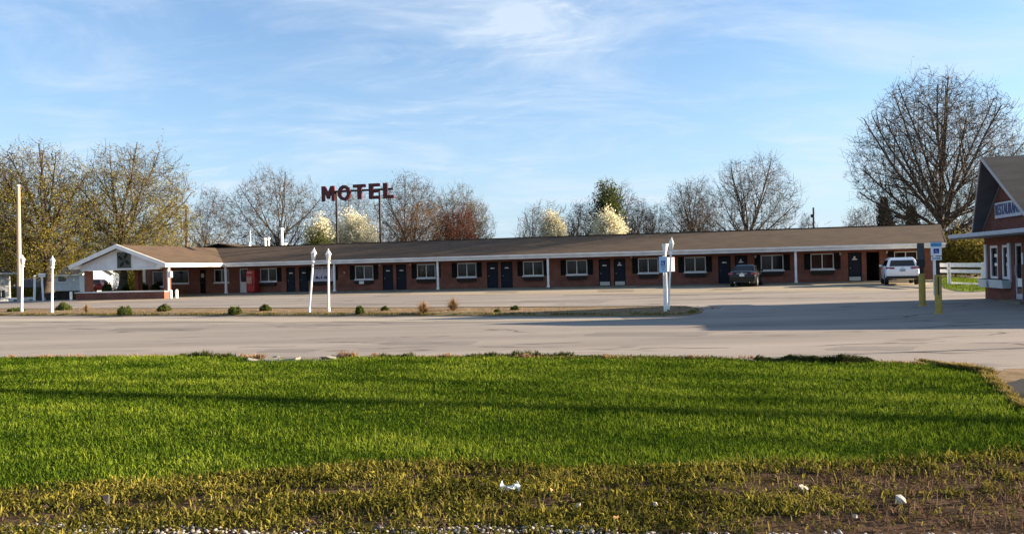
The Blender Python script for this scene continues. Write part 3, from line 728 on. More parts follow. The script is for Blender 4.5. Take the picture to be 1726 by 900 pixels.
# ================================================================ RESTAURANT
C_ = G(1661, 503); RFA = TH - math.pi / 2
RF = Frame(C_, RFA)
rest = thing('restaurant', 'brick restaurant with steep brown gabled roof and flat canopy at the right edge', 'restaurant', (C_.x, C_.y, 0), RFA)
def rz(px, py, y=0.0): return RF.hit(px, py, y)
SA = 2.33; WZ = 2.72; SL = 1.03; LEN = 9.6
def rx(px): return RF.hit(px, 440, 0.0)[0]
w1 = (rx(1668), rx(1681.5), 0.80, 2.06); w2 = (rx(1688), rx(1701), 0.80, 2.06); dr = (rx(1709.5), rx(1722), -0.1, 2.12); dr2 = (rx(1728), rx(1741), -0.1, 2.12)
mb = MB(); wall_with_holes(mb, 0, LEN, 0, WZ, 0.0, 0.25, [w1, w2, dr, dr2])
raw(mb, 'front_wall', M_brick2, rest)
mb = MB(); mb.prism_y([(0, WZ + 0.002), (2 * SA, WZ + 0.002), (SA, WZ + SA * SL)], 0.0, 0.25); mb.build('gable_wall', M_brick2, rest)
mb = MB(); mb.box(0, 0.25, 0.252, 14, 0, WZ); mb.box(LEN - 0.25, LEN, 0.252, 14, 0, WZ); mb.box(0, LEN, 14.0, 14.25, 0, WZ); mb.box(0.252, LEN - 0.252, 2.5, 2.6, 0, WZ); mb.build('side_wall', M_brick2, rest)
mb = MB(); mb.box(2 * SA + 0.1, LEN + 0.2, 0.0, 14.3, WZ + 0.003, WZ + 0.25); mb.build('flat_roof', mat('roof_membrane', (0.2, 0.2, 0.21)), rest)
mb = MB(); mb.hexa([(4.95, .4, WZ + .26), (6.9, .4, WZ + .26), (6.9, 8, WZ + .26), (4.95, 8, WZ + .26), (4.95, .4, 4.75), (6.9, .4, 3.95), (6.9, 8, 3.95), (4.95, 8, 4.75)]); mb.build('unseen_shadow_block', M_brick2, rest)  # added out-of-view block, shaped to widen the shadow on the lot
ez = WZ - 0.02; PR, PE, TT = -0.9, -0.3, 0.12
apx = WZ + SA * SL + 0.16; eo = 0.34
def slope(sg):
    e = SA + sg * (SA + eo)
    return [(SA, PR, apx), (e, PE, apx - (SA + eo) * SL), (e, 14.3, apx - (SA + eo) * SL), (SA, 14.3, apx)]
mb = MB(); mb.slab(slope(-1), TT); mb.slab(slope(1), TT); mb.build('gable_roof', mat('sunlit_tone_shingle', (0.255, 0.165, 0.105), (0.33, 0.225, 0.15), 0.9, 0.95, bump=0.6, bscale=14, stretch=(1, 1, 6), detail=9, contrast=(0.3, 0.7)), rest)  # shingle colour lightened to stand in for grazing sun on the near slope
M_soff = mat('grey_soffit', (0.115, 0.112, 0.12), (0.09, 0.088, 0.095), 3, 0.8)
for sg in (-1, 1):
    p = slope(sg); q = [(a, b, c - TT - 0.004) for a, b, c in p]
    q[2] = (q[2][0], -0.003, q[2][2]); q[3] = (q[3][0], -0.003, q[3][2])
    MB().slab(q, 0.02).build('soffit', M_soff, rest)
    a, b = p[0], p[1]
    MB().hexa([(a[0], a[1] - 0.03, a[2] - 0.10), (b[0], b[1] - 0.03, b[2] - 0.10), (b[0], b[1] - 0.001, b[2] - 0.10), (a[0], a[1] - 0.001, a[2] - 0.10), (a[0], a[1] - 0.03, a[2] + 0.01), (b[0], b[1] - 0.03, b[2] + 0.01), (b[0], b[1] - 0.001, b[2] + 0.01), (a[0], a[1] - 0.001, a[2] + 0.01)]).build('rake_board', mat('rake_paint', (0.42, 0.40, 0.39)) if sg < 0 else bpy.data.materials['rake_paint'], rest)
# trim where the gable wall meets the roof
mb = MB(); mb.hexa([(-0.0, -0.05, WZ), (0.06, -0.05, WZ), (0.06, -0.001, WZ), (0.0, -0.001, WZ), (SA - 0.06, -0.05, WZ + SA * SL - 0.2), (SA, -0.05, WZ + SA * SL - 0.2), (SA, -0.001, WZ + SA * SL - 0.2), (SA - 0.06, -0.001, WZ + SA * SL - 0.2)])
mb.build('gable_trim', mat('gable_trim_paint', (0.20, 0.18, 0.17)), rest)
# canopy
M_can = mat('canopy_metal', (0.42, 0.46, 0.52), (0.34, 0.38, 0.44), 1.5, 0.45, spec=0.5)
c = MB().box(-0.85, 9.2, -1.0, -0.003, 2.41, 2.55).build('canopy', M_can, rest, bevel=0.01)
MB().box(-0.80, 9.15, -0.96, -0.01, 2.36, 2.407).build('canopy_underside', mat('canopy_soffit_board', (0.10, 0.10, 0.11)), c)  # dark grey board closing the canopy from below
MB().box(-0.86, -0.2, -0.006, 0.0, 2.42, 2.54).build('canopy_return', M_can, c)
# windows, trims, flower box, door
for (a, b, c0, c1), cu in ((w1, (1,)), (w2, (0,))):
    wn = window(a, b, c0, c1, rest, 0.0, curtain=cu, mull=False, sill=False, bar=0.09)
    for zz in (1.28, 1.62): MB().box((a + b) / 2, b - 0.12, 0.035, 0.048, zz, zz + 0.12).build('notice', M_plate, wn)
MB().box(b - 0.3, b - 0.12, 0.035, 0.048, 0.9, 1.25).build('notice', M_curtain, wn)
for pa, pb in ((1661.5, 1664.5), (1700.7, 1704.5)):
    MB().box(rx(pa), rx(pb), -0.06, -0.003, 0.72, 2.12).build('window_trim', mat('pale_trim', (0.62, 0.62, 0.66)) if pa < 1665 else bpy.data.materials['pale_trim'], rest)
fb0, fb1 = rx(1662), rx(1703)
fb = MB().hexa([(fb0, -0.26, 0.47), (fb1, -0.26, 0.47), (fb1, -0.003, 0.47), (fb0, -0.003, 0.47), (fb0 - 0.05, -0.32, 0.78), (fb1 + 0.05, -0.32, 0.78), (fb1 + 0.05, -0.003, 0.78), (fb0 - 0.05, -0.003, 0.78)]).build('flower_box', mat('pale_teal_paint', (0.50, 0.55, 0.55), (0.42, 0.47, 0.48), 4, 0.6), rest)
xm = fb0 + (fb1 - fb0) * 0.42
MB().box(xm - 0.03, xm + 0.03, -0.34, -0.25, 0.49, 0.76).build('bracket', mat('bracket_paint', (0.25, 0.28, 0.29)), fb)
MB().box(fb0, fb1, -0.28, -0.02, 0.781, 0.80).build('soil', M_dark, fb)
M_alu = mat('door_aluminium', (0.50, 0.52, 0.56), (0.42, 0.44, 0.48), 4, 0.4, metal=0.3)
for a, b, _, _z in (dr, dr2):
    d = MB(); d.box(a, a + 0.09, 0.03, 0.09, 0.1, 2.1); d.box(b - 0.09, b, 0.03, 0.09, 0.1, 2.1); d.box(a + 0.09, b - 0.09, 0.03, 0.09, 2.0, 2.1); d.box(a + 0.09, b - 0.09, 0.03, 0.09, 0.1, 0.3)
    d = d.build('door', M_alu, rest)
    MB().box(a + 0.092, b - 0.092, 0.055, 0.065, 0.302, 1.998).build('pane', M_glass, d)
    MB().box(a + 0.12, b - 0.12, 0.04, 0.053, 0.55, 0.85).build('notice', M_plate, d)
    MB().box(a + 0.1, a + 0.14, -0.03, 0.028, 0.95, 1.3).build('handle', M_alu, d)
MB().box(rx(1708.5), rx(1745), -0.5, -0.003, 0.0, 0.09).build('door_step', M_walk, rest)
MB().box(rx(1723.2), rx(1725), -0.03, -0.003, 1.35, 1.75).build('notice', M_plate, rest)
# sign board with the word RESTAURANT
s0, zb0 = rz(1677, 368.7, -0.1); s1 = 2 * SA - s0 + 0.1
_, zt0 = rz(1677, 343.7, -0.1)
rs = RF.wld((0, 0, 0))
sb = MB().box(s0, s1, -0.10, -0.004, zb0, zt0 + 0.02).build('sign_board', mat('sign_board_white', (0.50, 0.52, 0.57), (0.38, 0.40, 0.45), 6, 0.6, stretch=(1, 1, 0.15)), rest)
text('lettering', 'RESTAURANT', (zt0 - zb0) * 1.0, mat('slate_blue_letters', (0.09, 0.11, 0.20)), sb, ((s0 + s1) / 2, -0.112, (zb0 + zt0) / 2 + 0.01), (R(90), 0, 0), 0.01, width=(s1 - s0) * 0.93, bold=0.008)

# ================================================================ LAMP POSTS, SIGNS, BOLLARDS
M_post = mat('white_post_paint', (0.82, 0.81, 0.78), (0.70, 0.69, 0.66), 4, 0.5)
M_lant = mat('frosted_lantern', (0.72, 0.70, 0.66), (0.6, 0.58, 0.54), 5, 0.25)
def lamp(px, py, tx, ty, label, lantern=True, q=1.0):
    g = G(px, py, 0.088); top = at(tx, ty, g.y); v = top - g; h_ = v.length
    t = thing('lamp_post', label, 'lamp post', g, 0, 'white lamp posts on the island')
    t.rotation_mode = 'QUATERNION'; t.rotation_quaternion = Vector((0, 0, 1)).rotation_difference(v.normalized())
    MB().lathe([(0.085 * q, 0), (0.085 * q, 0.12), (0.062 * q, 0.16), (0.055 * q, h_ - 0.62)], 14).build('pole', M_post, t)
    z = h_ - 0.62
    if lantern:
        MB().lathe([(0.055 * q, z + 0.001), (0.10 * q, z + 0.03), (0.10 * q, z + 0.07), (0.06 * q, z + 0.11), (0.075 * q, z + 0.13)], 14).build('collar', M_post, t)
        MB().lathe([(0.075 * q, z + 0.131), (0.125 * q, z + 0.38)], 6).build('lantern', M_lant, t)
        MB().lathe([(0.155 * q, z + 0.381), (0.15 * q, z + 0.41), (0.045, z + 0.53), (0.02, z + 0.55), (0.03, z + 0.575), (0.005, z + 0.62)], 6).build('lantern_cap', M_post, t)
        m_ = MB()
        for i in range(6):
            a = 2 * math.pi * i / 6
            m_.tube((0.078 * q * math.cos(a), 0.078 * q * math.sin(a), z + 0.131), (0.129 * q * math.cos(a), 0.129 * q * math.sin(a), z + 0.381), 0.010, 0.010, 4)
        m_.build('lantern_frame', M_post, t)
    else:
        MB().lathe([(0.04, z + 0.001), (0.04, z + 0.3), (0.05, z + 0.34), (0.115, h_ - 0.02), (0.115, h_)], 8).build('socket', M_post, t)
    return t
lamp(36.5, 525, 38, 429.5, 'white lamp post at the far left in front of the tall reddish pole', True, .85)
lamp(87.5, 526.5, 88.5, 431, 'upright white lamp post in front of the big left tree trunk', True, .85)
lamp(521.5, 526, 529.5, 417.5, 'leaning white lamp post in front of the window banner', True, .8)
lamp(554, 525, 553.3, 419, 'upright white lamp post right of the leaning one by the banner', True, .8)
lamp(1126.5, 521.5, 1132, 400, 'tilted white lamp post with lantern beside the blue parking sign', True, .6)
lamp(1121.8, 524.5, 1121, 411, 'white lamp post without its lantern behind the blue parking sign', False, .55)
# stay of the leaning post
M_blue = mat('sign_blue', (0.02, 0.055, 0.33), (0.03, 0.07, 0.38), 6, 0.5)
M_ltblue = mat('sign_pale_blue', (0.42, 0.58, 0.74), (0.36, 0.52, 0.70), 5, 0.5)
M_signw = mat('sign_white', (0.72, 0.76, 0.82), (0.64, 0.69, 0.76), 5, 0.5)
def wheelchair(parent, cx, y, cz, s, m):
    m_ = MB(); n = 10; d = 0.004
    def disc(x, z, r0, r1, a0, a1, k):
        for i in range(k):
            a, b = R(a0 + (a1 - a0) * i / k), R(a0 + (a1 - a0) * (i + 1) / k)
            P = [(x + r0 * math.cos(a), z + r0 * math.sin(a)), (x + r1 * math.cos(a), z + r1 * math.sin(a)), (x + r1 * math.cos(b), z + r1 * math.sin(b)), (x + r0 * math.cos(b), z + r0 * math.sin(b))]
            m_.prism_y([(cx + p[0] * s, cz + p[1] * s) for p in P], y - d, y)
    disc(-0.10, 0.40, 0.01, 0.085, 0, 360, 8)
    disc(-0.06, -0.16, 0.20, 0.28, 110, 395, 12)
    for p in ([(-.15, .28), (-.05, .28), (-.02, -.08), (-.12, -.08)], [(-.05, .17), (.18, .17), (.18, .10), (-.05, .10)], [(-.05, -.0), (.20, -.0), (.20, -.09), (-.05, -.09)], [(.12, -.05), (.21, -.05), (.34, -.36), (.26, -.40)], [(.26, -.40), (.40, -.34), (.42, -.40), (.28, -.46)]):
        m_.prism_y([(cx + a * s, cz + b * s) for a, b in p], y - d, y)
    return m_.build('symbol', m, parent)
# blue sign on the island
g = G(1119.8, 529.5, 0.0)
ps = thing('parking_sign', 'pale blue accessible parking sign on a white post at the island tip', 'sign', (g.x, g.y, 0.088), R(-10))
k = g.y / FPX
zt, zb = at(1119, 432.5, g.y).z - 0.088, at(1119, 459.5, g.y).z - 0.088
hw_ = 6.8 * k
MB().tube((0, 0.045, 0), (0, 0.045, zt + 0.02), 0.016, 0.016, 8).build('post', M_post, ps)
MB().box(-hw_, hw_, 0.0, 0.015, zb, zt).build('panel', M_ltblue, ps)
zc_ = (zb + zt) / 2
MB().box(-hw_ * 0.52, hw_ * 0.48, -0.006, -0.001, zc_ - 0.02, zc_ + hw_ * 0.98).build('symbol_field', M_blue, ps)
wheelchair(ps, -0.01, -0.007, zc_ + hw_ * 0.44, hw_ * 0.85, M_signw)
text('lettering', 'PARKING', 0.055, M_blue, ps, (0, -0.004, zc_ - 0.07), (R(90), 0, 0), 0.002, width=hw_ * 1.2)
text('lettering', 'ONLY', 0.055, M_blue, ps, (0, -0.004, zc_ - 0.15), (R(90), 0, 0), 0.002, width=hw_ * 0.7)
g2 = G(1125.6, 514.0, 0.0)
ps2 = thing('parking_sign', 'pinkish white sign seen at an angle behind the tilted lamp post', 'sign', (g2.x, g2.y, 0.0), R(30))
k2 = g2.y / FPX; zt, zb = at(1134, 433.5, g2.y).z, at(1134, 457.5, g2.y).z
MB().tube((0, 0.045, 0), (0, 0.045, zt + 0.02), 0.03, 0.03, 8).build('post', M_post, ps2)
MB().box(-0.13, 0.42, 0.0, 0.015, zb, zt).build('panel', mat('pinkish_sign', (0.55, 0.47, 0.50)), ps2)
# yellow sleeved signs in front of the restaurant
M_yel = mat('yellow_sleeve', (0.40, 0.29, 0.055), (0.31, 0.22, 0.05), 5, 0.55)
M_brownpost = mat('dark_post', (0.035, 0.028, 0.026))
def sleeve_sign(px, pb, ytop, label, r):
    g = G(px, pb); t = thing('sign_bollard', label, 'bollard', (g.x, g.y, 0), R(-26), 'yellow bollards holding signs')
    h_ = at(px, ytop, g.y).z
    MB().lathe([(r * 1.35, 0.0), (r * 1.3, 0.02), (r, 0.03), (r, h_ - 0.015), (r * 0.9, h_)], 18).build('sleeve', M_yel, t)
    return t, g, h_
t, g, h_ = sleeve_sign(1582.3, 528.5, 463, 'yellow bollard with blue and white accessible parking sign on top', 0.095)
z = lambda py: at(1580, py, g.y).z
MB().box(-0.04, 0.06, 0.02, 0.08, h_, z(432)).build('post', M_brownpost, t)
MB().box(-0.12, -0.075, 0.0, 0.05, z(498), z(437.5)).build('side_post', M_signw, t)
MB().box(-0.015, 0.02, -0.105, -0.09, z(497), h_ - 0.05).build('slot', M_brownpost, t)
MB().box(-0.17, 0.115, -0.02, -0.005, z(431), z(408)).build('panel', M_signw, t)
MB().box(-0.172, 0.117, -0.026, -0.021, z(415.5), z(408) + 0.002).build('header', mat('header_blue', (0.05, 0.20, 0.42), (0.09, 0.30, 0.48), 6), t)
MB().box(-0.165, 0.11, -0.03, -0.027, z(409.6), z(409.0)).build('header_line', M_signw, t)
MB().box(-0.095, 0.045, -0.026, -0.021, z(427), z(419)).build('symbol_field', mat('deep_blue', (0.006, 0.012, 0.13)), t)
wheelchair(t, -0.025, -0.027, z(423), 0.12, mat('symbol_blue', (0.25, 0.42, 0.8)))
MB().box(-0.165, 0.11, -0.02, -0.005, z(438.5), z(432.6)).build('lower_panel', M_signw, t)
text('lettering', 'VAN ACCESSIBLE', 0.06, mat('dark_print', (0.08, 0.09, 0.11)), t, (-0.025, -0.022, z(435.6)), (R(90), 0, 0), 0.002, width=0.22, bold=0.002)
t, g, h_ = sleeve_sign(1555, 515.5, 461, 'yellow bollard with dark sign turned away, left of the blue signed one', 0.105)
z = lambda py: at(1554, py, g.y).z
MB().box(-0.06, 0.06, 0.0, 0.05, h_, z(449)).build('post', M_brownpost, t)
MB().box(-0.13, 0.09, -0.02, -0.003, z(437), z(410)).build('panel', mat('dark_sign_back', (0.07, 0.075, 0.08), (0.05, 0.055, 0.06), 9), t)
MB().box(-0.16, 0.11, -0.02, -0.003, z(448.5), z(437.4)).build('lower_panel', M_brownpost, t)
MB().box(-0.045, 0.045, -0.05, -0.022, z(461), z(448.7)).build('strap', M_brownpost, t)

# ---------------------------------------------------------------- white rail fence by the motel end
fa = G(1583, 479.5); fbp = G(1661, 483.5)
fd = Vector((fbp.x - fa.x, fbp.y - fa.y, 0)); FL = fd.length; fang = math.atan2(fd.y, fd.x)
fence = thing('rail_fence', 'white two rail fence at the right end of the motel', 'fence', (fa.x, fa.y, 0), fang)
FFr = Frame(fa, fang)
zz = lambda py: FFr.hit(1620, py, 0)[1]
for a, b in ((443.2, 450.2), (454.2, 460.0)):
    MB().box(0, FL, -0.025, 0.025, zz(b), zz(a)).build('rail', M_white, fence)
for px in (1599.5, 1657.5):
    x = FFr.hit(px, 460, 0)[0]; MB().box(x - 0.075, x + 0.075, -0.07, 0.07, 0, zz(442.5)).build('post', M_white, fence, bevel=0.01)
MB().box(0, FL, 0.5, 0.55, 0.02, 0.14).build('lower_rail', M_white, fence)

# ================================================================ CARS
def car(label, loc, rz, P):
    c = thing(P['name'], label, 'car', loc, rz)
    L = P['L']; st = P['body']
    m_ = MB(); ring = []
    for (y, zb, wd, zs) in st:
        zm = zb + (zs - zb) * 0.45
        half = [(0.0, zb), (wd * 0.86, zb), (wd * 0.97, zb + 0.10), (wd, zm), (wd * 0.985, zs - 0.10), (wd * 0.91, zs - 0.015), (wd * 0.55, zs + 0.02), (0.0, zs + 0.03)]
        ring.append([(x, y, z) for x, z in half] + [(-x, y, z) for x, z in half[-2:0:-1]])
    k = len(ring[0])
    vs = [p for r in ring for p in r]
    fs = [(i * k + j, i * k + (j + 1) % k, (i + 1) * k + (j + 1) % k, (i + 1) * k + j) for i in range(len(ring) - 1) for j in range(k)]
    fs += [tuple(range(k)), tuple(reversed(range((len(ring) - 1) * k, len(ring) * k)))]
    m_.add(vs, fs)
    wr = P['wr']; axles = P['axles']; hw = max(s[2] for s in st)
    # wheel arches cut out of the body
    cut = MB()
    for y in axles:
        for sx in (-1, 1): cut.tube((sx * (hw - 0.24), y, wr), (sx * (hw + 0.3), y, wr), wr + 0.055, wr + 0.055, 20)
    co = cut.build('arch_cutter', P['paint']); bo = m_.build('body', P['paint'], None)
    md = bo.modifiers.new('arches', 'BOOLEAN'); md.object = co; md.operation = 'DIFFERENCE'; md.solver = 'EXACT'
    bpy.context.view_layer.update()
    me = bpy.data.meshes.new_from_object(bo.evaluated_get(bpy.context.evaluated_depsgraph_get()))
    bpy.data.objects.remove(co); bpy.data.objects.remove(bo)
    me.materials.clear()
    for pl in me.polygons: pl.use_smooth = True
    try: me.set_sharp_from_angle(angle=R(40))
    except Exception: pass
    body = link('body', me, P['paint'], c)
    # cabin
    lv = P['cabin']                                    # (z, y rear, y front, half width)
    m_ = MB()
    vs = [(sx * h, y, z) for z, y0, y1, h in lv for sx, y in ((-1, y0), (1, y0), (1, y1), (-1, y1))]
    fs = [(i * 4 + j, i * 4 + (j + 1) % 4, i * 4 + 4 + (j + 1) % 4, i * 4 + 4 + j) for i in range(len(lv) - 1) for j in range(4)] + [tuple(range(len(lv) * 4 - 4, len(lv) * 4))]
    m_.add(vs, fs).build('cabin', P['paint'], c, bevel=0.045, seg=3)
    q = [Vector(p) for p in vs[:8]]
    def panel(name, a, b, d, e, u0, u1, v0, v1, m, off=0.012, par=None):
        """patch of the quad a b (bottom) d e (top)"""
        P_ = lambda u, v: (a.lerp(b, u)).lerp(e.lerp(d, u), v)
        pts = [P_(u0, v0), P_(u1, v0), P_(u1, v1), P_(u0, v1)]
        nn = (pts[1] - pts[0]).cross(pts[3] - pts[0]).normalized()
        m2 = MB(); m2.hexa([p + nn * 0.001 for p in pts] + [p + nn * off for p in pts])
        return m2.build(name, m, par or c)
    panel('rear_window', q[0], q[1], q[5], q[4], 0.09, 0.91, P['rw'][0], P['rw'][1], M_cglass)
    panel('windshield', q[2], q[3], q[7], q[6], 0.08, 0.92, 0.1, 0.92, M_cglass)
    for a, b, d, e in ((q[1], q[2], q[6], q[5]), (q[3], q[0], q[4], q[7])):
        fl = a is q[3]
        for u0, u1 in P['sw']:
            if fl: u0, u1 = 1 - u1, 1 - u0
            panel('side_window', a, b, d, e, u0, u1, 0.16, 0.88, M_cglass)
    # rear details
    for sx in (-1, 1):
        x0, x1, z0, z1 = P['tl']
        m2 = MB(); y0 = P['tly'] - .045
        m2.hexa([(sx * x0, y0 - 0.02, z0 + 0.02), (sx * x1, y0 + 0.10, z0), (sx * x1, y0 + 0.34, z0), (sx * x0, y0 + 0.1, z0 + 0.02), (sx * x0, y0 + 0.0, z1 - 0.01), (sx * (x1 - 0.01), y0 + 0.12, z1), (sx * (x1 - 0.01), y0 + 0.36, z1), (sx * x0, y0 + 0.12, z1 - 0.01)])
        m2.build('tail_light', M_tail, c, bevel=0.012)
        a, b, z0, z1 = P['mir']
        MB().box(sx * hw - 0.02 if sx > 0 else -hw - 0.13, sx * hw + 0.13 if sx > 0 else -hw + 0.02, a, b, z0, z1).build('mirror', P['paint'], c, bevel=0.03)
    zp = P['plate']; py_ = P['ply']
    MB().box(-0.155, 0.155, py_ - 0.025, py_ - 0.01, zp, zp + 0.155).build('licence_plate', P['plm'], c)
    if P.get('bar'): MB().box(-0.33, 0.33, py_ - 0.03, py_ + 0.05, zp + 0.175, zp + 0.20).build('trunk_trim', M_chrome, c)
    MB().box(-0.05, 0.05, py_ - 0.03, py_ + 0.03, zp + 0.21, zp + 0.265).build('badge', M_chrome, c, bevel=0.02)
    b0, b1, dark = P['bump']
    if dark:
        for y0, y1, bw_ in ((-0.05, 0.25, st[2][2] * 0.96),):
            m2 = MB(); m2.box(-bw_, bw_, y0, y1, b0, b1); m2.build('bumper_trim', M_clad, c, bevel=0.03)
    else:
        MB().box(-st[1][2] * 0.62, st[1][2] * 0.62, -0.012, 0.06, b0, b1).build('bumper_trim', M_clad, c, bevel=0.02)
    for sx in (-1, 1): MB().tube((sx * 0.48, -0.04, b0 + 0.0), (sx * 0.48, 0.25, b0 + 0.0), 0.035, 0.035, 10).build('exhaust_pipe', M_chrome, c)
    for y in axles:
        for sx in (-1, 1):
            wx = sx * (hw - 0.12)
            wh = MB().tube((wx - 0.11, y, wr), (wx + 0.11, y, wr), wr * 0.62, wr * 0.62, 16).build('wheel', M_tyre, c)
            m2 = MB(); n = 22
            prof = [(-0.11, wr * 0.60), (-0.112, wr * 0.93), (-0.08, wr), (0.08, wr), (0.112, wr * 0.93), (0.11, wr * 0.60)]
            vs2 = [(wx + a, y + r * math.cos(2 * math.pi * i / n), wr + r * math.sin(2 * math.pi * i / n)) for a, r in prof for i in range(n)]
            m2.add(vs2, [(g_ * n + i, g_ * n + (i + 1) % n, (g_ + 1) * n + (i + 1) % n, (g_ + 1) * n + i) for g_ in range(5) for i in range(n)])
            m2.build('tyre', M_tyre, wh, smooth=True)
            m3 = MB(); xo = wx + sx * 0.095
            for i in range(5):
                a = 2 * math.pi * i / 5; dy, dz = math.cos(a), math.sin(a)
                m3.hexa([(xo, y - dz * 0.045, wr + dy * 0.045), (xo + sx * 0.02, y - dz * 0.045, wr + dy * 0.045), (xo + sx * 0.02, y + dz * 0.045, wr - dy * 0.045), (xo, y + dz * 0.045, wr - dy * 0.045),
                         (xo, y + dy * wr * 0.6 - dz * 0.03, wr + dz * wr * 0.6 + dy * 0.03), (xo + sx * 0.02, y + dy * wr * 0.6 - dz * 0.03, wr + dz * wr * 0.6 + dy * 0.03), (xo + sx * 0.02, y + dy * wr * 0.6 + dz * 0.03, wr + dz * wr * 0.6 - dy * 0.03), (xo, y + dy * wr * 0.6 + dz * 0.03, wr + dz * wr * 0.6 - dy * 0.03)])
            m3.tube((xo - 0.004, y, wr), (xo + sx * 0.022, y, wr), wr * 0.2, wr * 0.17, 10)
            ro = MB(); 
            m3.build('rim', M_rim, wh)
    return c
M_cglass = glass_mat('car_glass', (0.008, 0.011, 0.015), 0.93)
M_tail = mat('tail_lamp', (0.27, 0.014, 0.014), (0.18, 0.01, 0.01), 9, 0.15, spec=0.6)
M_chrome = mat('chrome', (0.55, 0.56, 0.58), rough=0.2, metal=0.9)
M_clad = mat('black_cladding', (0.018, 0.018, 0.019), rough=0.6)
M_tyre = mat('tyre_rubber', (0.02, 0.02, 0.021), rough=0.85)
M_rim = mat('alloy_rim', (0.5, 0.5, 0.52), rough=0.3, metal=0.7)
M_pl = mat('plate_white', (0.62, 0.66, 0.72)); M_pl2 = mat('plate_blue', (0.22, 0.30, 0.42), (0.35, 0.42, 0.5), 12)
P_black = mat('black_car_paint', (0.006, 0.008, 0.011), rough=0.25, spec=0.25, coat=0.15)
P_white = mat('white_car_paint', (0.86, 0.86, 0.86), rough=0.25, spec=0.5, coat=0.5)
P_red = mat('red_car_paint', (0.20, 0.012, 0.016), rough=0.25, spec=0.5, coat=0.5)
SED = dict(name='sedan', L=4.5, paint=P_black, body=[(0.0, .42, .66, .86), (.05, .30, .80, .98), (.22, .24, .855, 1.03), (.9, .21, .875, 1.02), (2.2, .20, .885, .97), (3.2, .20, .875, .94), (3.9, .22, .84, .85), (4.35, .28, .75, .74), (4.5, .40, .58, .62)],
           cabin=[(.97, .62, 3.55, .765), (1.37, 1.28, 2.75, .60), (1.46, 1.55, 2.45, .48)], rw=(.12, .9), sw=((.20, .5), (.53, .86)), wr=.325, axles=(.95, 3.62), tl=(.56, .875, .80, .945), tly=.0, plate=.70, ply=.0, plm=M_pl, bar=True,
           bump=(.30, .40, False), mir=(2.75, 2.9, .98, 1.12))
SUV = dict(name='suv', L=4.75, paint=P_white, body=[(0.0, .55, .74, .98), (.05, .46, .86, 1.08), (.22, .38, .925, 1.12), (1.0, .30, .945, 1.12), (2.2, .28, .945, 1.10), (3.3, .28, .94, 1.06), (4.1, .30, .90, 1.0), (4.6, .36, .80, .86), (4.75, .46, .62, .72)],
           cabin=[(1.08, .06, 3.75, .875), (1.58, .40, 2.95, .715), (1.685, .62, 2.6, .60)], rw=(.14, .86), sw=((.09, .26), (.29, .56), (.59, .88)), wr=.37, axles=(.95, 3.72), tl=(.44, .905, .97, 1.115), tly=.01, plate=.84, ply=.0, plm=M_pl2, bar=False,
           bump=(.38, .56, True), mir=(2.95, 3.1, 1.12, 1.24))
# parked cars: the rear axle contact points are where the photograph shows them
def place(P, px, py, hd, label):
    g = G(px, py); a = R(hd)                                  # heading clockwise from +Y
    return car(label, (g.x, g.y, 0.008), -a, P)
place(SED, 1251, 484, 25, 'black sedan parked tail out in front of paired motel doors')
suv = place(SUV, 1522, 480.8, 22.5, 'white suv parked tail out near the right end of the motel')
for sx in (-1, 1): MB().tube((sx * 0.58, 0.75, 1.715), (sx * 0.58, 2.5, 1.715), 0.02, 0.02, 6).build('roof_rail', M_clad, suv)
m_ = MB(); m_.tube((0.02, 0.10, 1.19), (0.30, 0.15, 1.21), 0.012, 0.008, 6); m_.build('rear_wiper', M_clad, suv)
RED = dict(SED); RED['name'] = 'hatchback'; RED['paint'] = P_red; RED['L'] = 4.1; RED['cabin'] = [(.97, .12, 3.2, .765), (1.40, .5, 2.5, .62), (1.47, .7, 2.2, .5)]
RED_C = None
place(RED, 157, 493.5, -14, 'red hatchback parked beside the white shed behind the porch')

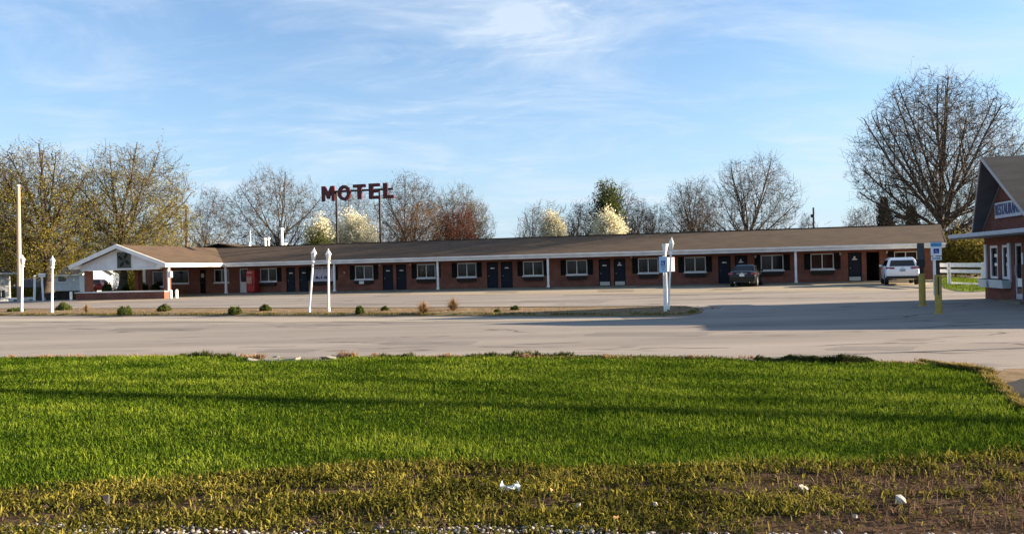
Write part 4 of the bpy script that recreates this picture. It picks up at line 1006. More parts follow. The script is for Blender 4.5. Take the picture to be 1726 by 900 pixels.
# ================================================================ BACKGROUND BUILDINGS (left)
M_siding = mat('white_siding', (0.72, 0.72, 0.70), (0.62, 0.62, 0.6), 2, 0.7)
M_bluesid = mat('pale_blue_siding', (0.46, 0.49, 0.52), (0.38, 0.41, 0.44), 2, 0.7)
M_darkroof = mat('charcoal_shingle', (0.055, 0.047, 0.042), (0.085, 0.07, 0.06), 1.5, 0.95)
def shed(name, label, cat, g, rz, wd, dp, he, hr, msid, mroof, ridge_along_x=False, win=(), over=0.3):
    t = thing(name, label, cat, (g.x, g.y, 0), rz)
    m_ = MB()
    m_.box(-wd / 2, wd / 2, 0, dp, 0, he)
    r = MB()
    if ridge_along_x:
        m_.hexa([(-wd / 2, 0, he), (wd / 2, 0, he), (wd / 2, dp, he), (-wd / 2, dp, he), (-wd / 2, dp / 2 - .01, hr), (wd / 2, dp / 2 - .01, hr), (wd / 2, dp / 2 + .01, hr), (-wd / 2, dp / 2 + .01, hr)])
        q = (hr - he) / (dp / 2)
        r.slab([(-wd / 2 - over, -over, he - q * over + .12), (wd / 2 + over, -over, he - q * over + .12), (wd / 2 + over, dp / 2, hr + .12), (-wd / 2 - over, dp / 2, hr + .12)], .1)
        r.slab([(-wd / 2 - over, dp + over, he - q * over + .12), (-wd / 2 - over, dp / 2, hr + .12), (wd / 2 + over, dp / 2, hr + .12), (wd / 2 + over, dp + over, he - q * over + .12)], .1)
        f = MB().box(-wd / 2 - over, wd / 2 + over, -over - .06, -over - .002, he - q * over - .08, he - q * over + .1)
    else:
        m_.prism_y([(-wd / 2, he), (wd / 2, he), (0, hr)], 0, dp)
        q = (hr - he) / (wd / 2)
        r.slab([(0, -over, hr + .12), (-wd / 2 - over, -over, he - q * over + .12), (-wd / 2 - over, dp, he - q * over + .12), (0, dp, hr + .12)], .1)
        r.slab([(0, -over, hr + .12), (0, dp, hr + .12), (wd / 2 + over, dp, he - q * over + .12), (wd / 2 + over, -over, he - q * over + .12)], .1)
        f = MB()
        for s in (-1, 1):
            x = s * (wd / 2 + over); e = he - q * over
            f.hexa([(x, -over - .05, e - .08), (0, -over - .05, hr - .08), (0, -over - .002, hr - .08), (x, -over - .002, e - .08), (x, -over - .05, e + .12), (0, -over - .05, hr + .12), (0, -over - .002, hr + .12), (x, -over - .002, e + .12)])
    m_.build('wall', msid, t); r.build('roof', mroof, t); f.build('fascia', M_white, t)
    for a, b, c_, d_ in win:
        w_ = MB(); w_.box(a - .06, b + .06, -.05, -.003, c_ - .06, c_); w_.box(a - .06, b + .06, -.05, -.003, d_, d_ + .06); w_.box(a - .06, a, -.05, -.003, c_, d_); w_.box(b, b + .06, -.05, -.003, c_, d_)
        w_ = w_.build('window', M_white, t)
        MB().box(a + .002, b - .002, -.03, -.004, c_ + .002, d_ - .002).build('pane', M_glass, w_)
    return t
def down(px, py, d):
    g = at(px, py, d); g.z = zg(g.x, g.y); return g
k_ = at(16, 505, 72); HA = R(33)
g = Vector((k_.x - 2.2 * math.cos(HA), k_.y - 2.2 * math.sin(HA), zg(k_.x, k_.y)))
house = thing('small_house', 'white house with dark hipped roof cut off by the left edge', 'house', g, HA)
e = 2.35 - g.z
m_ = MB(); wall_with_holes(m_, -3.2, 2.2, 0, e, 0, .2, [(-.3, .7, 1.1, 2.0), (1.2, 1.9, 1.1, 2.0)]); raw(m_, 'front_wall', M_siding, house)
m_ = MB(); wall_with_holes(m_, .2, 6.0, 0, e, 0, .2, [(1.2, 2.1, 1.1, 2.0), (3.4, 4.3, .05, 2.05)])
sw_ = raw(m_, 'side_wall', M_siding, house); sw_.location = (2.2, 0, 0); sw_.rotation_euler = (0, 0, R(90))
MB().box(-3.2, 2.0, 5.8, 6.0, 0, e).build('back_wall', M_siding, house)
for a_, b_ in ((-.3, .7), (1.2, 1.9)): window(a_, b_, 1.1, 2.0, house, 0.0, sill=False)
m_ = MB(); o_ = .6
m_.add([(-3.8, -o_, e), (2.2 + o_, -o_, e), (2.2 + o_, 6 + o_, e), (-3.8, 6 + o_, e), (-3.8, 3, e + 1.55), (-.4, 3, e + 1.55)], [(0, 1, 5, 4), (1, 2, 5), (2, 3, 4, 5), (3, 2, 1, 0), (0, 4, 3)])
m_.build('roof', M_darkroof, house)
m_ = MB(); m_.box(-3.8, 2.25 + o_, -o_ - .05, -o_ - .002, e - .16, e + .03); m_.box(2.202 + o_, 2.25 + o_, -o_, 6 + o_, e - .16, e + .03); m_.build('fascia', M_white, house)
g = down(122, 506, 98)
shed('garage', 'pale blue grey garage with small dark window behind the left lamp posts', 'garage', g, R(-6), 5.2, 6, 2.15, 3.3, M_bluesid, M_darkroof, True, [(-1.95, -.75, 1.25, 1.9)], 0.25)
g = down(167, 494, 88)
shed('white_shed', 'bright white gabled shed seen through the porch', 'shed', g, R(36), 3.0, 5, 2.15, 3.2, M_siding, mat('pale_shed_roof', (0.5, 0.42, 0.25)), False, (), 0.2)
g = down(48, 506, 99)
cp = thing('carport', 'dark open carport with low roof behind the far left lamp post', 'carport', g, R(-6))
MB().box(-2.7, 2.5, 5.0, 5.2, 0, 2.0).build('back_wall', M_darkroof, cp)
MB().slab([(-2.9, -.3, 2.2), (2.7, -.3, 2.2), (2.7, 3.0, 3.4), (-2.9, 3.0, 3.4)], .1).build('roof', M_darkroof, cp)
MB().slab([(-2.9, 3.0, 3.4), (2.7, 3.0, 3.4), (2.7, 6.0, 2.2), (-2.9, 6.0, 2.2)], .1).build('roof', M_darkroof, cp)
M_cpost = mat('carport_post', (0.3, 0.3, 0.32))
for x in (-2.6, 2.45): MB().box(x - .07, x + .07, -.1, .04, 0, 2.12).build('post', M_cpost, cp)
g = down(38, 507.5, 64)
tr = thing('utility_trailer', 'low white trailer parked in front of the dark carport', 'trailer', g, R(-10))
MB().hexa([(-.8, -.6, .25), (.7, -.6, .25), (.7, .6, .25), (-.8, .6, .25), (-.9, -.65, .55), (.75, -.65, .55), (.75, .65, .55), (-.9, .65, .55)]).build('bed', M_white, tr, bevel=.03)
MB().box(.75, 1.5, -.05, .05, .3, .36).build('drawbar', M_steel, tr)
for s in (-1, 1): MB().tube((-.1, s * .68, .2), (-.1, s * .54, .2), .2, .2, 14).build('wheel', M_tyre, tr)
# poles on the left
g = G(33, 506)
tp = at(31, 314, g.y)
pole = thing('utility_pole', 'tall bare reddish wooden pole behind the far left lamp post', 'pole', g, 0)
MB().tube((0, 0, 0), tp - g, .19, .12, 10).build('shaft', mat('pink_wood', (0.38, 0.24, 0.18), (0.45, 0.31, 0.24), 2, 0.8, stretch=(3, 3, .2)), pole)
MB().tube(tp - g, tp - g + Vector((0, 0, .12)), .13, .10, 10).build('cap', M_white, pole)
g = G(58, 506.8); tp = at(58.5, 466, g.y)
q = thing('sign_post', 'plain white post in front of the carport opening', 'post', g, 0)
MB().tube((0, 0, 0), tp - g, .09, .08, 10).build('shaft', M_post, q); MB().lathe([(.085, 0), (.1, .02), (.05, .08)], 10, tp - g).build('cap', M_post, q)
g = G(73, 506.8); tp = at(70.5, 467, g.y)
q = thing('box_sign', 'white post carrying a small white box sign left of the big trunk', 'sign', g, 0)
MB().tube((0, 0, 0), tp - g, .07, .07, 10).build('shaft', M_post, q)
v = tp - g; MB().box(v.x - .22, v.x + .24, v.y - .1, v.y + .1, v.z, v.z + .28).build('box', M_post, q, bevel=.02); MB().box(v.x - .23, v.x + .25, v.y - .11, v.y + .11, v.z + .11, v.z + .14).build('seam', M_clad, q)
# wooden power pole with transformer behind the office
d_ = 78; b = at(315, 470, d_); b.z = 0; tp = at(313.6, 346, d_)
pp = thing('power_pole', 'brown wooden power pole with white transformer behind the office roof', 'pole', b, 0)
MB().tube((0, 0, 0), tp - b, .17, .12, 10).build('shaft', mat('brown_wood', (0.20, 0.105, 0.06), (0.14, 0.075, 0.045), 2, 0.9), pp)
c_ = at(307.8, 382, d_) - b; MB().tube(c_ - Vector((0, 0, .55)), c_ + Vector((0, 0, .55)), .2, .2, 12).build('transformer', M_white, pp)
c_ = at(309.5, 350, d_) - b; MB().box(c_.x - .25, c_.x + .45, -.06, .06, c_.z - .06, c_.z + .06).build('crossarm', M_post, pp)
d_ = 74; b = at(1371.5, 440, d_); b.z = 0; tp = at(1371, 350, d_)
pp = thing('power_pole', 'thin dark power pole rising behind the roof right of the round tree', 'pole', b, 0)
MB().tube((0, 0, 0), tp - b, .11, .09, 8).build('shaft', M_bark, pp); c_ = at(1369, 364, d_) - b; MB().box(c_.x - .12, c_.x + .1, -.1, .1, c_.z - .15, c_.z + .15).build('bracket', M_steel, pp)
# overhead line that throws the long shadow across the lawn
M_cable = mat('cable_black', (0.02, 0.02, 0.02))
def line_at(px, py, z):
    g = G(px, py); k = z / math.tan(SUN_EL)
    return Vector((g.x + math.cos(SUN_AZ) * k, g.y + math.sin(SUN_AZ) * k, z))
ZC = 6.0
a, b = line_at(0, 661, ZC), line_at(1726, 714, ZC); dv = (b - a).normalized()
p0 = a + dv * ((14.6 - a.x) / dv.x); p1 = p0 + dv * 48
oh = thing('service_line', 'low service cables on thin steel poles, throwing the long shadow across the lawn', 'cable', (p0.x, p0.y, 0), 0)
q0, q1 = Vector((0, 0, ZC)), Vector((p1.x - p0.x, p1.y - p0.y, ZC))
for z_ in (0, .11): MB().tube(q0 + Vector((0, 0, z_)), q1 + Vector((0, 0, z_)), .055, .055, 6).build('cable', M_cable, oh)
for y_, r_ in ((.75, .035), (1.65, .028)): MB().tube(q0 + Vector((0, y_, 0)), q1 + Vector((0, y_ + .3, 0)), r_, r_, 6).build('cable', M_cable, oh)
for q_ in (q0, q1):
    MB().tube((q_.x, q_.y, 0), (q_.x, q_.y, ZC + .2), .035, .03, 8).build('pole', M_steel, oh)
    MB().box(q_.x - .03, q_.x + .03, q_.y - .1, q_.y + 2.0, ZC - .06, ZC).build('crossarm', M_steel, oh)

# ================================================================ TREES
class Grow:
    def __init__(s, seed, env):
        s.r = random.Random(seed); s.env = env
        s.seg = {0: [], 1: []}; s.tips = []
    def inside(s, x, y, z):
        c = s.env
        return ((x - c[0]) / c[3]) ** 2 + ((y - c[1]) / c[4]) ** 2 + ((z - c[2]) / c[5]) ** 2
    def branch(s, x, y, z, dx, dy, dz, L, r0, lvl, spec, part, limit):
        rd = s.r.random; n = spec['seg'][lvl]
        st = L / n; rend = max(spec['rmin'], r0 * (0.25 if lvl < 2 else 0.4))
        up, wig = spec['up'][lvl], spec['wig'][lvl]
        pts = [(x, y, z, dx, dy, dz)]
        used = 0
        for i in range(n):
            dx += (rd() - .5) * wig; dy += (rd() - .5) * wig; dz += (rd() - .5) * wig + up
            k = 1 / math.sqrt(dx * dx + dy * dy + dz * dz); dx *= k; dy *= k; dz *= k
            nx, ny, nz = x + dx * st, y + dy * st, z + dz * st
            ra, rb = r0 + (rend - r0) * i / n, r0 + (rend - r0) * (i + 1) / n
            s.seg[part].append((x, y, z, nx, ny, nz, ra, rb))
            x, y, z = nx, ny, nz; used += 1
            pts.append((x, y, z, dx, dy, dz))
            if s.inside(x, y, z) > limit: break
        if lvl + 1 < len(spec['n']):
            m = spec['n'][lvl + 1]
            m = int(m * used / n + rd() * 0.999) if lvl else m
            t0 = spec['t0'][lvl]
            for j in range(m):
                t = (t0 + (1 - t0) * ((j + rd()) / m)) * used
                i = min(int(t), used - 1); f = t - i
                a, b = pts[i], pts[i + 1]
                px, py, pz = a[0] + (b[0] - a[0]) * f, a[1] + (b[1] - a[1]) * f, a[2] + (b[2] - a[2]) * f
                ax, ay, az = b[3], b[4], b[5]
                ang = spec['ang'][lvl + 1]; th = ang[0] + (ang[1] - ang[0]) * rd(); ph = rd() * 6.283
                # perpendicular pair
                if abs(az) < 0.9: ux, uy, uz = -ay, ax, 0.0
                else: ux, uy, uz = 0.0, -az, ay
                k = 1 / math.sqrt(ux * ux + uy * uy + uz * uz); ux *= k; uy *= k; uz *= k
                vx, vy, vz = ay * uz - az * uy, az * ux - ax * uz, ax * uy - ay * ux
                c_, s_ = math.cos(th), math.sin(th); cp_, sp_ = math.cos(ph) * s_, math.sin(ph) * s_
                ex, ey, ez = ax * c_ + ux * cp_ + vx * sp_, ay * c_ + uy * cp_ + vy * sp_, az * c_ + uz * cp_ + vz * sp_
                frac = t / n
                L2 = L * spec['len'][lvl + 1] * (1.15 - 0.7 * frac) * (0.65 + 0.6 * rd())
                s.branch(px, py, pz, ex, ey, ez, L2, max(spec['rmin'], (r0 + (rend - r0) * frac) * spec['rr']), lvl + 1, spec, 1 if lvl else spec.get('limbpart', 0), limit * (0.97 + 0.08 * rd()))
        else:
            s.tips.append((x, y, z))
def segs_mesh(name, segs, sides_of):
    A = np.array(segs, np.float64)
    V, F, off = [], [], 0
    for k in (7, 5, 3):
        msk = sides_of(A[:, 6]) == k
        B = A[msk]
        if not len(B): continue
        p0, p1 = B[:, :3], B[:, 3:6]; d = p1 - p0; d /= np.maximum(np.linalg.norm(d, axis=1, keepdims=True), 1e-9)
        ref = np.where(np.abs(d[:, 2:3]) < 0.9, np.array([[0, 0, 1.0]]), np.array([[1.0, 0, 0]]))
        u = np.cross(d, ref); u /= np.linalg.norm(u, axis=1, keepdims=True); v = np.cross(d, u)
        an = np.arange(k) * 2 * np.pi / k
        ring = np.cos(an)[None, :, None] * u[:, None, :] + np.sin(an)[None, :, None] * v[:, None, :]
        a = p0[:, None, :] + ring * B[:, 6][:, None, None]; b = p1[:, None, :] + ring * B[:, 7][:, None, None]
        vv = np.concatenate([a, b], 1).reshape(-1, 3)
        i = np.arange(k); j = (i + 1) % k
        f = np.stack([i, j, k + j, k + i], 1)
        ff = (f[None] + (np.arange(len(B)) * 2 * k)[:, None, None]).reshape(-1, 4) + off
        V.append(vv); F.append(ff); off += len(vv)
    me = npmesh(name, np.concatenate(V), np.concatenate(F))
    return me
def leaf_mesh(name, pts, size, n, spread, rs, droop=0.0):
    """n small leaf faces scattered about the given points"""
    P = np.array(pts); idx = rs.integers(0, len(P), n)
    c = P[idx] + rs.normal(0, spread, (n, 3))
    d = rs.normal(0, 1, (n, 3)); d[:, 2] -= droop; d /= np.linalg.norm(d, axis=1, keepdims=True)
    e = np.cross(d, rs.normal(0, 1, (n, 3))); e /= np.linalg.norm(e, axis=1, keepdims=True)
    sz = size * rs.uniform(0.6, 1.3, (n, 1))
    v = np.stack([c - d * sz, c + e * sz * 0.55, c + d * sz, c - e * sz * 0.55], 1).reshape(-1, 3)
    f = np.arange(4 * n).reshape(-1, 4)
    return npmesh(name, v, f, {'tone': np.repeat(rs.uniform(0.1, 0.9, n), 4)})
def tree(label, px, pl, pr, ptop, d, pbot=None, seed=1, trunk_r=0.25, fork=0.3, limbs=10, n=(9, 7, 5), m=None, mt=None, leaf=None, spread=(10, 62), up=(0.05, 0.06, 0.05, 0.02), rmin=0.012, group='trees behind the motel', name='bare_tree', cat='tree', lean=0.0, ecc=1.0, crownlow=None, wig=0.35, te=0.5, twig=1.0):
    """a tree standing d metres away whose crown spans the given photograph pixels"""
    base = at(px, 480, d); base.z = 0.0
    top = at(px, ptop, d).z; xl, xr = at(pl, ptop, d).x - base.x, at(pr, ptop, d).x - base.x
    low = crownlow if crownlow is not None else top * 0.18
    rx_ = (xr - xl) / 2
    env = ((xl + xr) / 2, 0.0, low + (top - low) * 0.48, rx_, rx_ * 0.9, (top - low) * 0.53)
    g = Grow(seed, env); r = g.r
    fz = top * fork
    # trunk and its continuing leader
    hh = top * 0.9; nseg = 9; x = y = 0.0; z = 0.0; path = [(0, 0, 0)]
    tr_end = max(te, fork + .12)
    for i in range(nseg):
        nz = top * tr_end * (i + 1) / nseg
        nx = x + r.uniform(-.5, .5) * 0.022 * top + lean * top / nseg; ny = y + r.uniform(-.5, .5) * 0.02 * top
        q = i / nseg; ra = trunk_r * (1.25 if i == 0 else 1) * (1 - 0.8 * q) ** 1.0; rb = trunk_r * (1 - 0.8 * (i + 1) / nseg)
        g.seg[0].append((x, y, z, nx, ny, nz, max(ra, .03), max(rb, .03)))
        x, y, z = nx, ny, nz; path.append((x, y, z))
    n = (max(3, n[0] - 3), 3)
    spec = dict(n=(1,) + n, seg=(8, 5, 3, 2), up=up, wig=(wig * .55, wig * .8, wig, wig * 1.1), t0=(.18, .12, .1), ang=((0, 0), (R(22), R(50)), (R(25), R(58)), (R(25), R(65))), len=(1, .42, .46, .5), rr=0.62, rmin=rmin, limbpart=1)
    for i in range(limbs):
        q = (i + 0.5) / limbs
        zs = fz + (top * tr_end - fz) * q ** 0.9 * (0.85 + 0.15 * r.random()) if i < limbs - 2 else top * tr_end
        k = min(nseg - 1, int(zs / (top * tr_end) * nseg)); a, b = path[k], path[k + 1]
        f = (zs - a[2]) / (b[2] - a[2])
        sx_, sy_ = a[0] + (b[0] - a[0]) * f, a[1] + (b[1] - a[1]) * f
        th = R(spread[1] + (spread[0] - spread[1]) * q ** 1.5 + r.uniform(-8, 8)); ph = i * 2.4 + r.uniform(-.5, .5)
        dx, dy, dz = math.sin(th) * math.cos(ph), math.sin(th) * math.sin(ph) * ecc, math.cos(th)
        # distance to the edge of the crown
        L = 0.5
        while g.inside(sx_ + dx * L, sy_ + dy * L, zs + dz * L) < 1.0 and L < 40: L += 0.25
        L = max(L * 1.12, top * 0.12)
        r0 = trunk_r * (1 - 0.7 * zs / top) * r.uniform(.30, .48)
        n0 = len(g.seg[0])
        g.branch(sx_, sy_, zs, dx, dy, dz, L, r0, 0, dict(spec, n=(1,) + n, limbpart=1), 0, 0.80)
    # twigs: points all through the crown, each joined to the nearest limb below it
    rs = np.random.default_rng(seed + 1000)
    def crown_points(k, inner):
        v = rs.normal(0, 1, (k * 2, 3)); v /= np.linalg.norm(v, axis=1, keepdims=True)
        lump = 1 + .10 * np.sin(v[:, 0] * 6 + seed) * np.cos(v[:, 2] * 5 + seed * 2) + .07 * np.sin(v[:, 1] * 9 + v[:, 2] * 11 + seed) + rs.normal(0, .045, k * 2)
        q = v * (rs.uniform(inner, 1, (k * 2, 1)) ** (1 / 2.3)) * lump[:, None]
        p = q * np.array(env[3:6]) + np.array(env[0:3])
        return p[p[:, 2] > low * 0.9][:k]
    def join(nodes, pts, maxd):
        out_i = np.zeros(len(pts), int); ds = np.zeros(len(pts))
        for a0 in range(0, len(pts), 400):
            q = pts[a0:a0 + 400]
            d_ = q[:, None, :] - nodes[None]
            L_ = np.linalg.norm(d_, axis=2)
            cost = L_ + np.maximum(0, -d_[:, :, 2]) * 1.6 + np.maximum(0, .35 * L_ - d_[:, :, 2]) * .5
            i_ = cost.argmin(1); out_i[a0:a0 + 400] = i_; ds[a0:a0 + 400] = L_[np.arange(len(q)), i_]
        ok_ = (ds < maxd) & (ds > .05)
        return nodes[out_i[ok_]], pts[ok_]
    def chain(p, q, k, ra, rb, bow):
        """k curved pieces from p to q"""
        n_ = len(p); L_ = np.linalg.norm(q - p, axis=1, keepdims=True)
        side = rs.normal(0, 1, (n_, 3)) * L_ * bow; side[:, 2] -= L_[:, 0] * bow * .9
        pp = [p + (q - p) * (i / k) + side * math.sin(math.pi * i / k) + (rs.normal(0, .03, (n_, 3)) * L_ if 0 < i < k else 0) for i in range(k + 1)]
        rr_ = [ra + (rb - ra) * i / k for i in range(k + 1)]
        return [np.concatenate([pp[i], pp[i + 1], np.full((n_, 1), rr_[i]), np.full((n_, 1), rr_[i + 1])], 1) for i in range(k)], pp
    size = env[5] * env[3] / 16.0
    A0 = np.array(g.seg[1]) if g.seg[1] else np.array(g.seg[0])
    nodes = np.concatenate([A0[:, 3:6], A0[:, 0:3] * .5 + A0[:, 3:6] * .5, np.array(g.seg[0])[len(g.seg[0]) // 2:, 3:6]])
    extra = []
    p_, q_ = join(nodes, crown_points(int(twig * 260 * size ** .8), .1), rx_ * .9)
    sg, pp = chain(p_, q_, 4, rmin * 2.0, rmin * 1.1, .10); extra += sg
    nodes = np.concatenate([nodes] + pp[1:])
    p_, q_ = join(nodes, crown_points(int(twig * 1500 * size ** .8), .12), rx_ * .6)
    sg, pp = chain(p_, q_, 2, rmin * 1.15, rmin * .8, .09)
    fine = list(sg)
    tipd = (q_ - p_) / np.maximum(np.linalg.norm(q_ - p_, axis=1, keepdims=True), 1e-6)
    tl_ = len(fine)
    for k_ in range(3):
        src = pp[1 + k_ % 2]; dd = tipd + rs.normal(0, .55, tipd.shape); dd[:, 2] += .35
        dd /= np.linalg.norm(dd, axis=1, keepdims=True)
        fine.append(np.concatenate([src, src + dd * rs.uniform(.25, .75, (len(src), 1)), np.full((len(src), 1), rmin * .8), np.full((len(src), 1), rmin * .45)], 1))
    tips_np = np.concatenate([f_[:, 3:6] for f_ in fine[tl_:]] + [q_])
    g.seg[1] = np.concatenate([A0 if g.seg[1] else np.zeros((0, 8))] + extra)
    fine = np.concatenate(fine)
    t = thing(name, label, cat, base, 0, group)
    sd_ = lambda rad: np.where(rad > 0.13, 7, np.where(rad > 0.05, 5, 3))
    m = m or M_bark
    link('trunk', segs_mesh('trunk', g.seg[0], sd_), mt or m, t)
    cr_ = link('crown', segs_mesh('crown', g.seg[1], sd_), m, t)
    dv_ = fine[:, 3:6] - fine[:, 0:3]; sv = np.cross(dv_, rs.normal(0, 1, dv_.shape)); sv /= np.linalg.norm(sv, axis=1, keepdims=True)
    vv_ = np.stack([fine[:, 0:3] - sv * fine[:, 6:7], fine[:, 0:3] + sv * fine[:, 6:7], fine[:, 3:6] + sv * fine[:, 7:8], fine[:, 3:6] - sv * fine[:, 7:8]], 1).reshape(-1, 3)
    tw_ = link('twigs', npmesh('twigs', vv_, np.arange(len(vv_)).reshape(-1, 4)), m, t); tw_['kind'] = 'stuff'
    if leaf:
        rs = np.random.default_rng(seed)
        nm, mtl, cnt, size, sprd = leaf
        if mtl is L_olive: tips_np = tips_np[rs.uniform(0, 1, len(tips_np)) < 1.25 - 1.05 * (tips_np[:, 2] / top)]
        o_ = link(nm, leaf_mesh(nm, tips_np, size, cnt, sprd, rs), mtl, t); o_['kind'] = 'stuff'
    return t
L_olive = blade_mat('olive_buds', (0.085, 0.072, 0.012), (0.175, 0.148, 0.024), (0.26, 0.22, 0.045), 0.3, 0.3)
L_green = blade_mat('young_green_leaves', (0.03, 0.045, 0.012), (0.065, 0.085, 0.022), (0.12, 0.14, 0.04), 0.4, 0.3)
L_blossom = blade_mat('cream_blossom', (0.50, 0.46, 0.29), (0.68, 0.64, 0.46), (0.80, 0.78, 0.63), 0.6, 0.3)
L_red = blade_mat('maroon_buds', (0.055, 0.022, 0.016), (0.09, 0.036, 0.026), (0.125, 0.055, 0.038), 0.6, 0.3)
L_tan = blade_mat('tan_buds', (0.11, 0.062, 0.03), (0.16, 0.095, 0.05), (0.21, 0.13, 0.07), 0.6, 0.3)
L_brown = blade_mat('brown_buds', (0.05, 0.034, 0.022), (0.085, 0.058, 0.04), (0.12, 0.085, 0.058), 0.6, 0.3)
L_grey = blade_mat('grey_buds', (0.06, 0.052, 0.04), (0.10, 0.086, 0.064), (0.14, 0.12, 0.09), 0.6, 0.3)

# big trees on the left
tree('large olive budding tree with dark forked trunk at the far left', 80, -45, 150, 242, 66, seed=11, trunk_r=.55, fork=.22, limbs=13, n=(11, 8, 5), leaf=('buds', L_olive, 33048, 0.068, .18), spread=(8, 72), rmin=.014, crownlow=2.0, mt=M_bark)
tree('wide olive tree with leaning trunk seen through the porch', 203, 118, 322, 243, 72, seed=23, trunk_r=.44, fork=.24, limbs=14, n=(11, 8, 5), leaf=('buds', L_olive, 31212, 0.068, .18), spread=(8, 66), rmin=.014, crownlow=2.4, m=M_bark_pale, mt=M_bark_pale, lean=.02)
tree('dark trunked tree standing beyond the white house roof', -35, -110, 60, 262, 78, seed=29, trunk_r=.36, limbs=12, n=(10, 7, 5), leaf=('buds', L_olive, 18360, 0.074, .18), rmin=.014, crownlow=2.0)
tree('small grey bare tree right of the power pole', 352, 318, 400, 318, 92, seed=31, trunk_r=.24, limbs=10, n=(9, 7, 4), leaf=('buds', L_grey, 2400, 0.050, .13), crownlow=2.5)
tree('spreading bare tree behind the roof vents', 468, 378, 548, 286, 82, seed=37, trunk_r=.34, fork=.22, limbs=13, n=(11, 8, 5), leaf=('buds', L_grey, 5600, 0.050, .13), m=M_bark_pale, mt=M_bark, spread=(6, 70), crownlow=3.0)
tree('pale wispy bare tree behind the MOTEL letters', 592, 528, 650, 312, 104, seed=41, trunk_r=.2, limbs=10, n=(10, 7, 4), m=M_bark_pale, leaf=('buds', L_grey, 3520, 0.056, .13), rmin=.011, crownlow=3)
tree('bare tree with feathery top right of the letter L', 688, 630, 748, 294, 86, seed=43, trunk_r=.3, limbs=12, n=(11, 8, 5), leaf=('buds', L_grey, 4800, 0.056, .13), m=M_bark_pale, mt=M_bark, crownlow=4, spread=(6, 58))
tree('tan twiggy tree between the grey tree and maroon shrub', 704, 650, 765, 338, 80, seed=47, trunk_r=.22, limbs=12, n=(10, 8, 5), m=M_bark_tan, leaf=('buds', L_tan, 5600, 0.050, .13), crownlow=1.5, spread=(4, 50))
tree('olive topped bare tree leaning over the maroon shrub', 762, 722, 818, 313, 88, seed=53, trunk_r=.26, limbs=12, n=(10, 8, 5), m=M_bark_pale, leaf=('buds', L_olive, 11016, 0.050, .18), crownlow=3)
tree('grey bare tree ending the left clump above the roof', 800, 768, 834, 338, 94, seed=59, trunk_r=.22, limbs=10, n=(10, 7, 4), m=M_bark_pale, leaf=('buds', L_grey, 1920, 0.050, .13), crownlow=2)
tree('maroon leafed round shrub above the middle of the roof', 770, 735, 808, 350, 78, seed=61, trunk_r=.16, fork=.1, limbs=14, n=(10, 8, 5), m=M_bark_red, leaf=('leaves', L_red, 7000, .075, .3), crownlow=.8, spread=(6, 70), name='maroon_shrub', cat='shrub')
tree('row of thin upright bare stems left of the small blossom tree', 900, 868, 962, 340, 92, seed=67, trunk_r=.13, fork=.06, limbs=16, n=(5, 5, 3), m=M_bark_pale, leaf=('buds', L_grey, 960, 0.050, .13), crownlow=.5, spread=(2, 34))
tree('brown scrubby tree between the two right hand blossom trees', 978, 945, 1015, 340, 86, seed=71, trunk_r=.18, limbs=12, n=(10, 7, 5), leaf=('buds', L_brown, 7200, 0.050, .13), crownlow=1)
tree('bare tree with ivy dark trunk beside the green one', 1040, 985, 1078, 305, 90, seed=73, trunk_r=.26, limbs=12, n=(11, 8, 5), m=M_bark_pale, mt=M_bark, leaf=('buds', L_grey, 3520, 0.050, .13), crownlow=3)
tree('narrow tree covered in dark green leaves', 1023, 1004, 1046, 309, 87, seed=79, trunk_r=.2, limbs=12, n=(8, 7, 4), leaf=('leaves', L_green, 7000, .13, .32), crownlow=2.5, spread=(4, 40), name='green_tree')
tree('brown bushy tree right of the cream blossom tree', 1078, 1045, 1112, 338, 92, seed=83, trunk_r=.18, limbs=12, n=(10, 7, 5), m=M_bark_tan, leaf=('buds', L_brown, 6400, 0.050, .13), crownlow=1)
tree('pale stemmed bush like tree with fan of bare branches', 1104, 1074, 1136, 346, 82, seed=89, trunk_r=.16, fork=.08, limbs=13, n=(9, 7, 4), m=M_bark_pale, leaf=('buds', L_brown, 2400, 0.050, .13), crownlow=1, spread=(4, 60))
tree('flat topped bluish bare tree left of the tall round one', 1168, 1118, 1216, 299, 92, seed=97, trunk_r=.28, limbs=12, n=(11, 8, 5), leaf=('buds', L_grey, 4000, 0.050, .13), crownlow=4, spread=(8, 60))
tree('orange brown twiggy shrub below the flat topped tree', 1178, 1142, 1212, 338, 80, seed=101, trunk_r=.14, fork=.08, limbs=14, n=(10, 7, 5), m=M_bark_tan, leaf=('buds', L_tan, 5600, 0.043, .13), crownlow=.8, spread=(4, 62), name='twiggy_shrub', cat='shrub')
tree('rounded bare tree with many ascending limbs left of the thin pole', 1258, 1196, 1345, 262, 82, seed=103, trunk_r=.36, fork=.18, limbs=16, n=(12, 8, 5), m=M_bark_pale, mt=M_bark_pale, leaf=('buds', L_grey, 5600, 0.050, .13), crownlow=2.4, spread=(8, 68), te=.38)
tree('small bare sapling left of the thin dark pole', 1358, 1344, 1372, 356, 96, seed=107, trunk_r=.1, limbs=7, n=(6, 5, 3), m=M_bark_pale, crownlow=2)
tree('low bare scrub tree left of the dark conifer', 1450, 1420, 1482, 346, 96, seed=109, trunk_r=.16, limbs=10, n=(9, 7, 4), m=M_bark_pale, leaf=('buds', L_grey, 2880, 0.056, .13), crownlow=1)
tree('huge bare maple with fan of ascending limbs rising beside the restaurant', 1588, 1440, 1704, 124, 66, seed=113, trunk_r=.5, fork=.15, limbs=26, n=(14, 9, 6), m=M_bark_pale, mt=M_bark_pale, leaf=('buds', L_grey, 11200, 0.053, .13), crownlow=2.6, spread=(10, 72), up=(.05, .06, .05, .03), rmin=.0125, wig=.26, te=.36, twig=1.75)
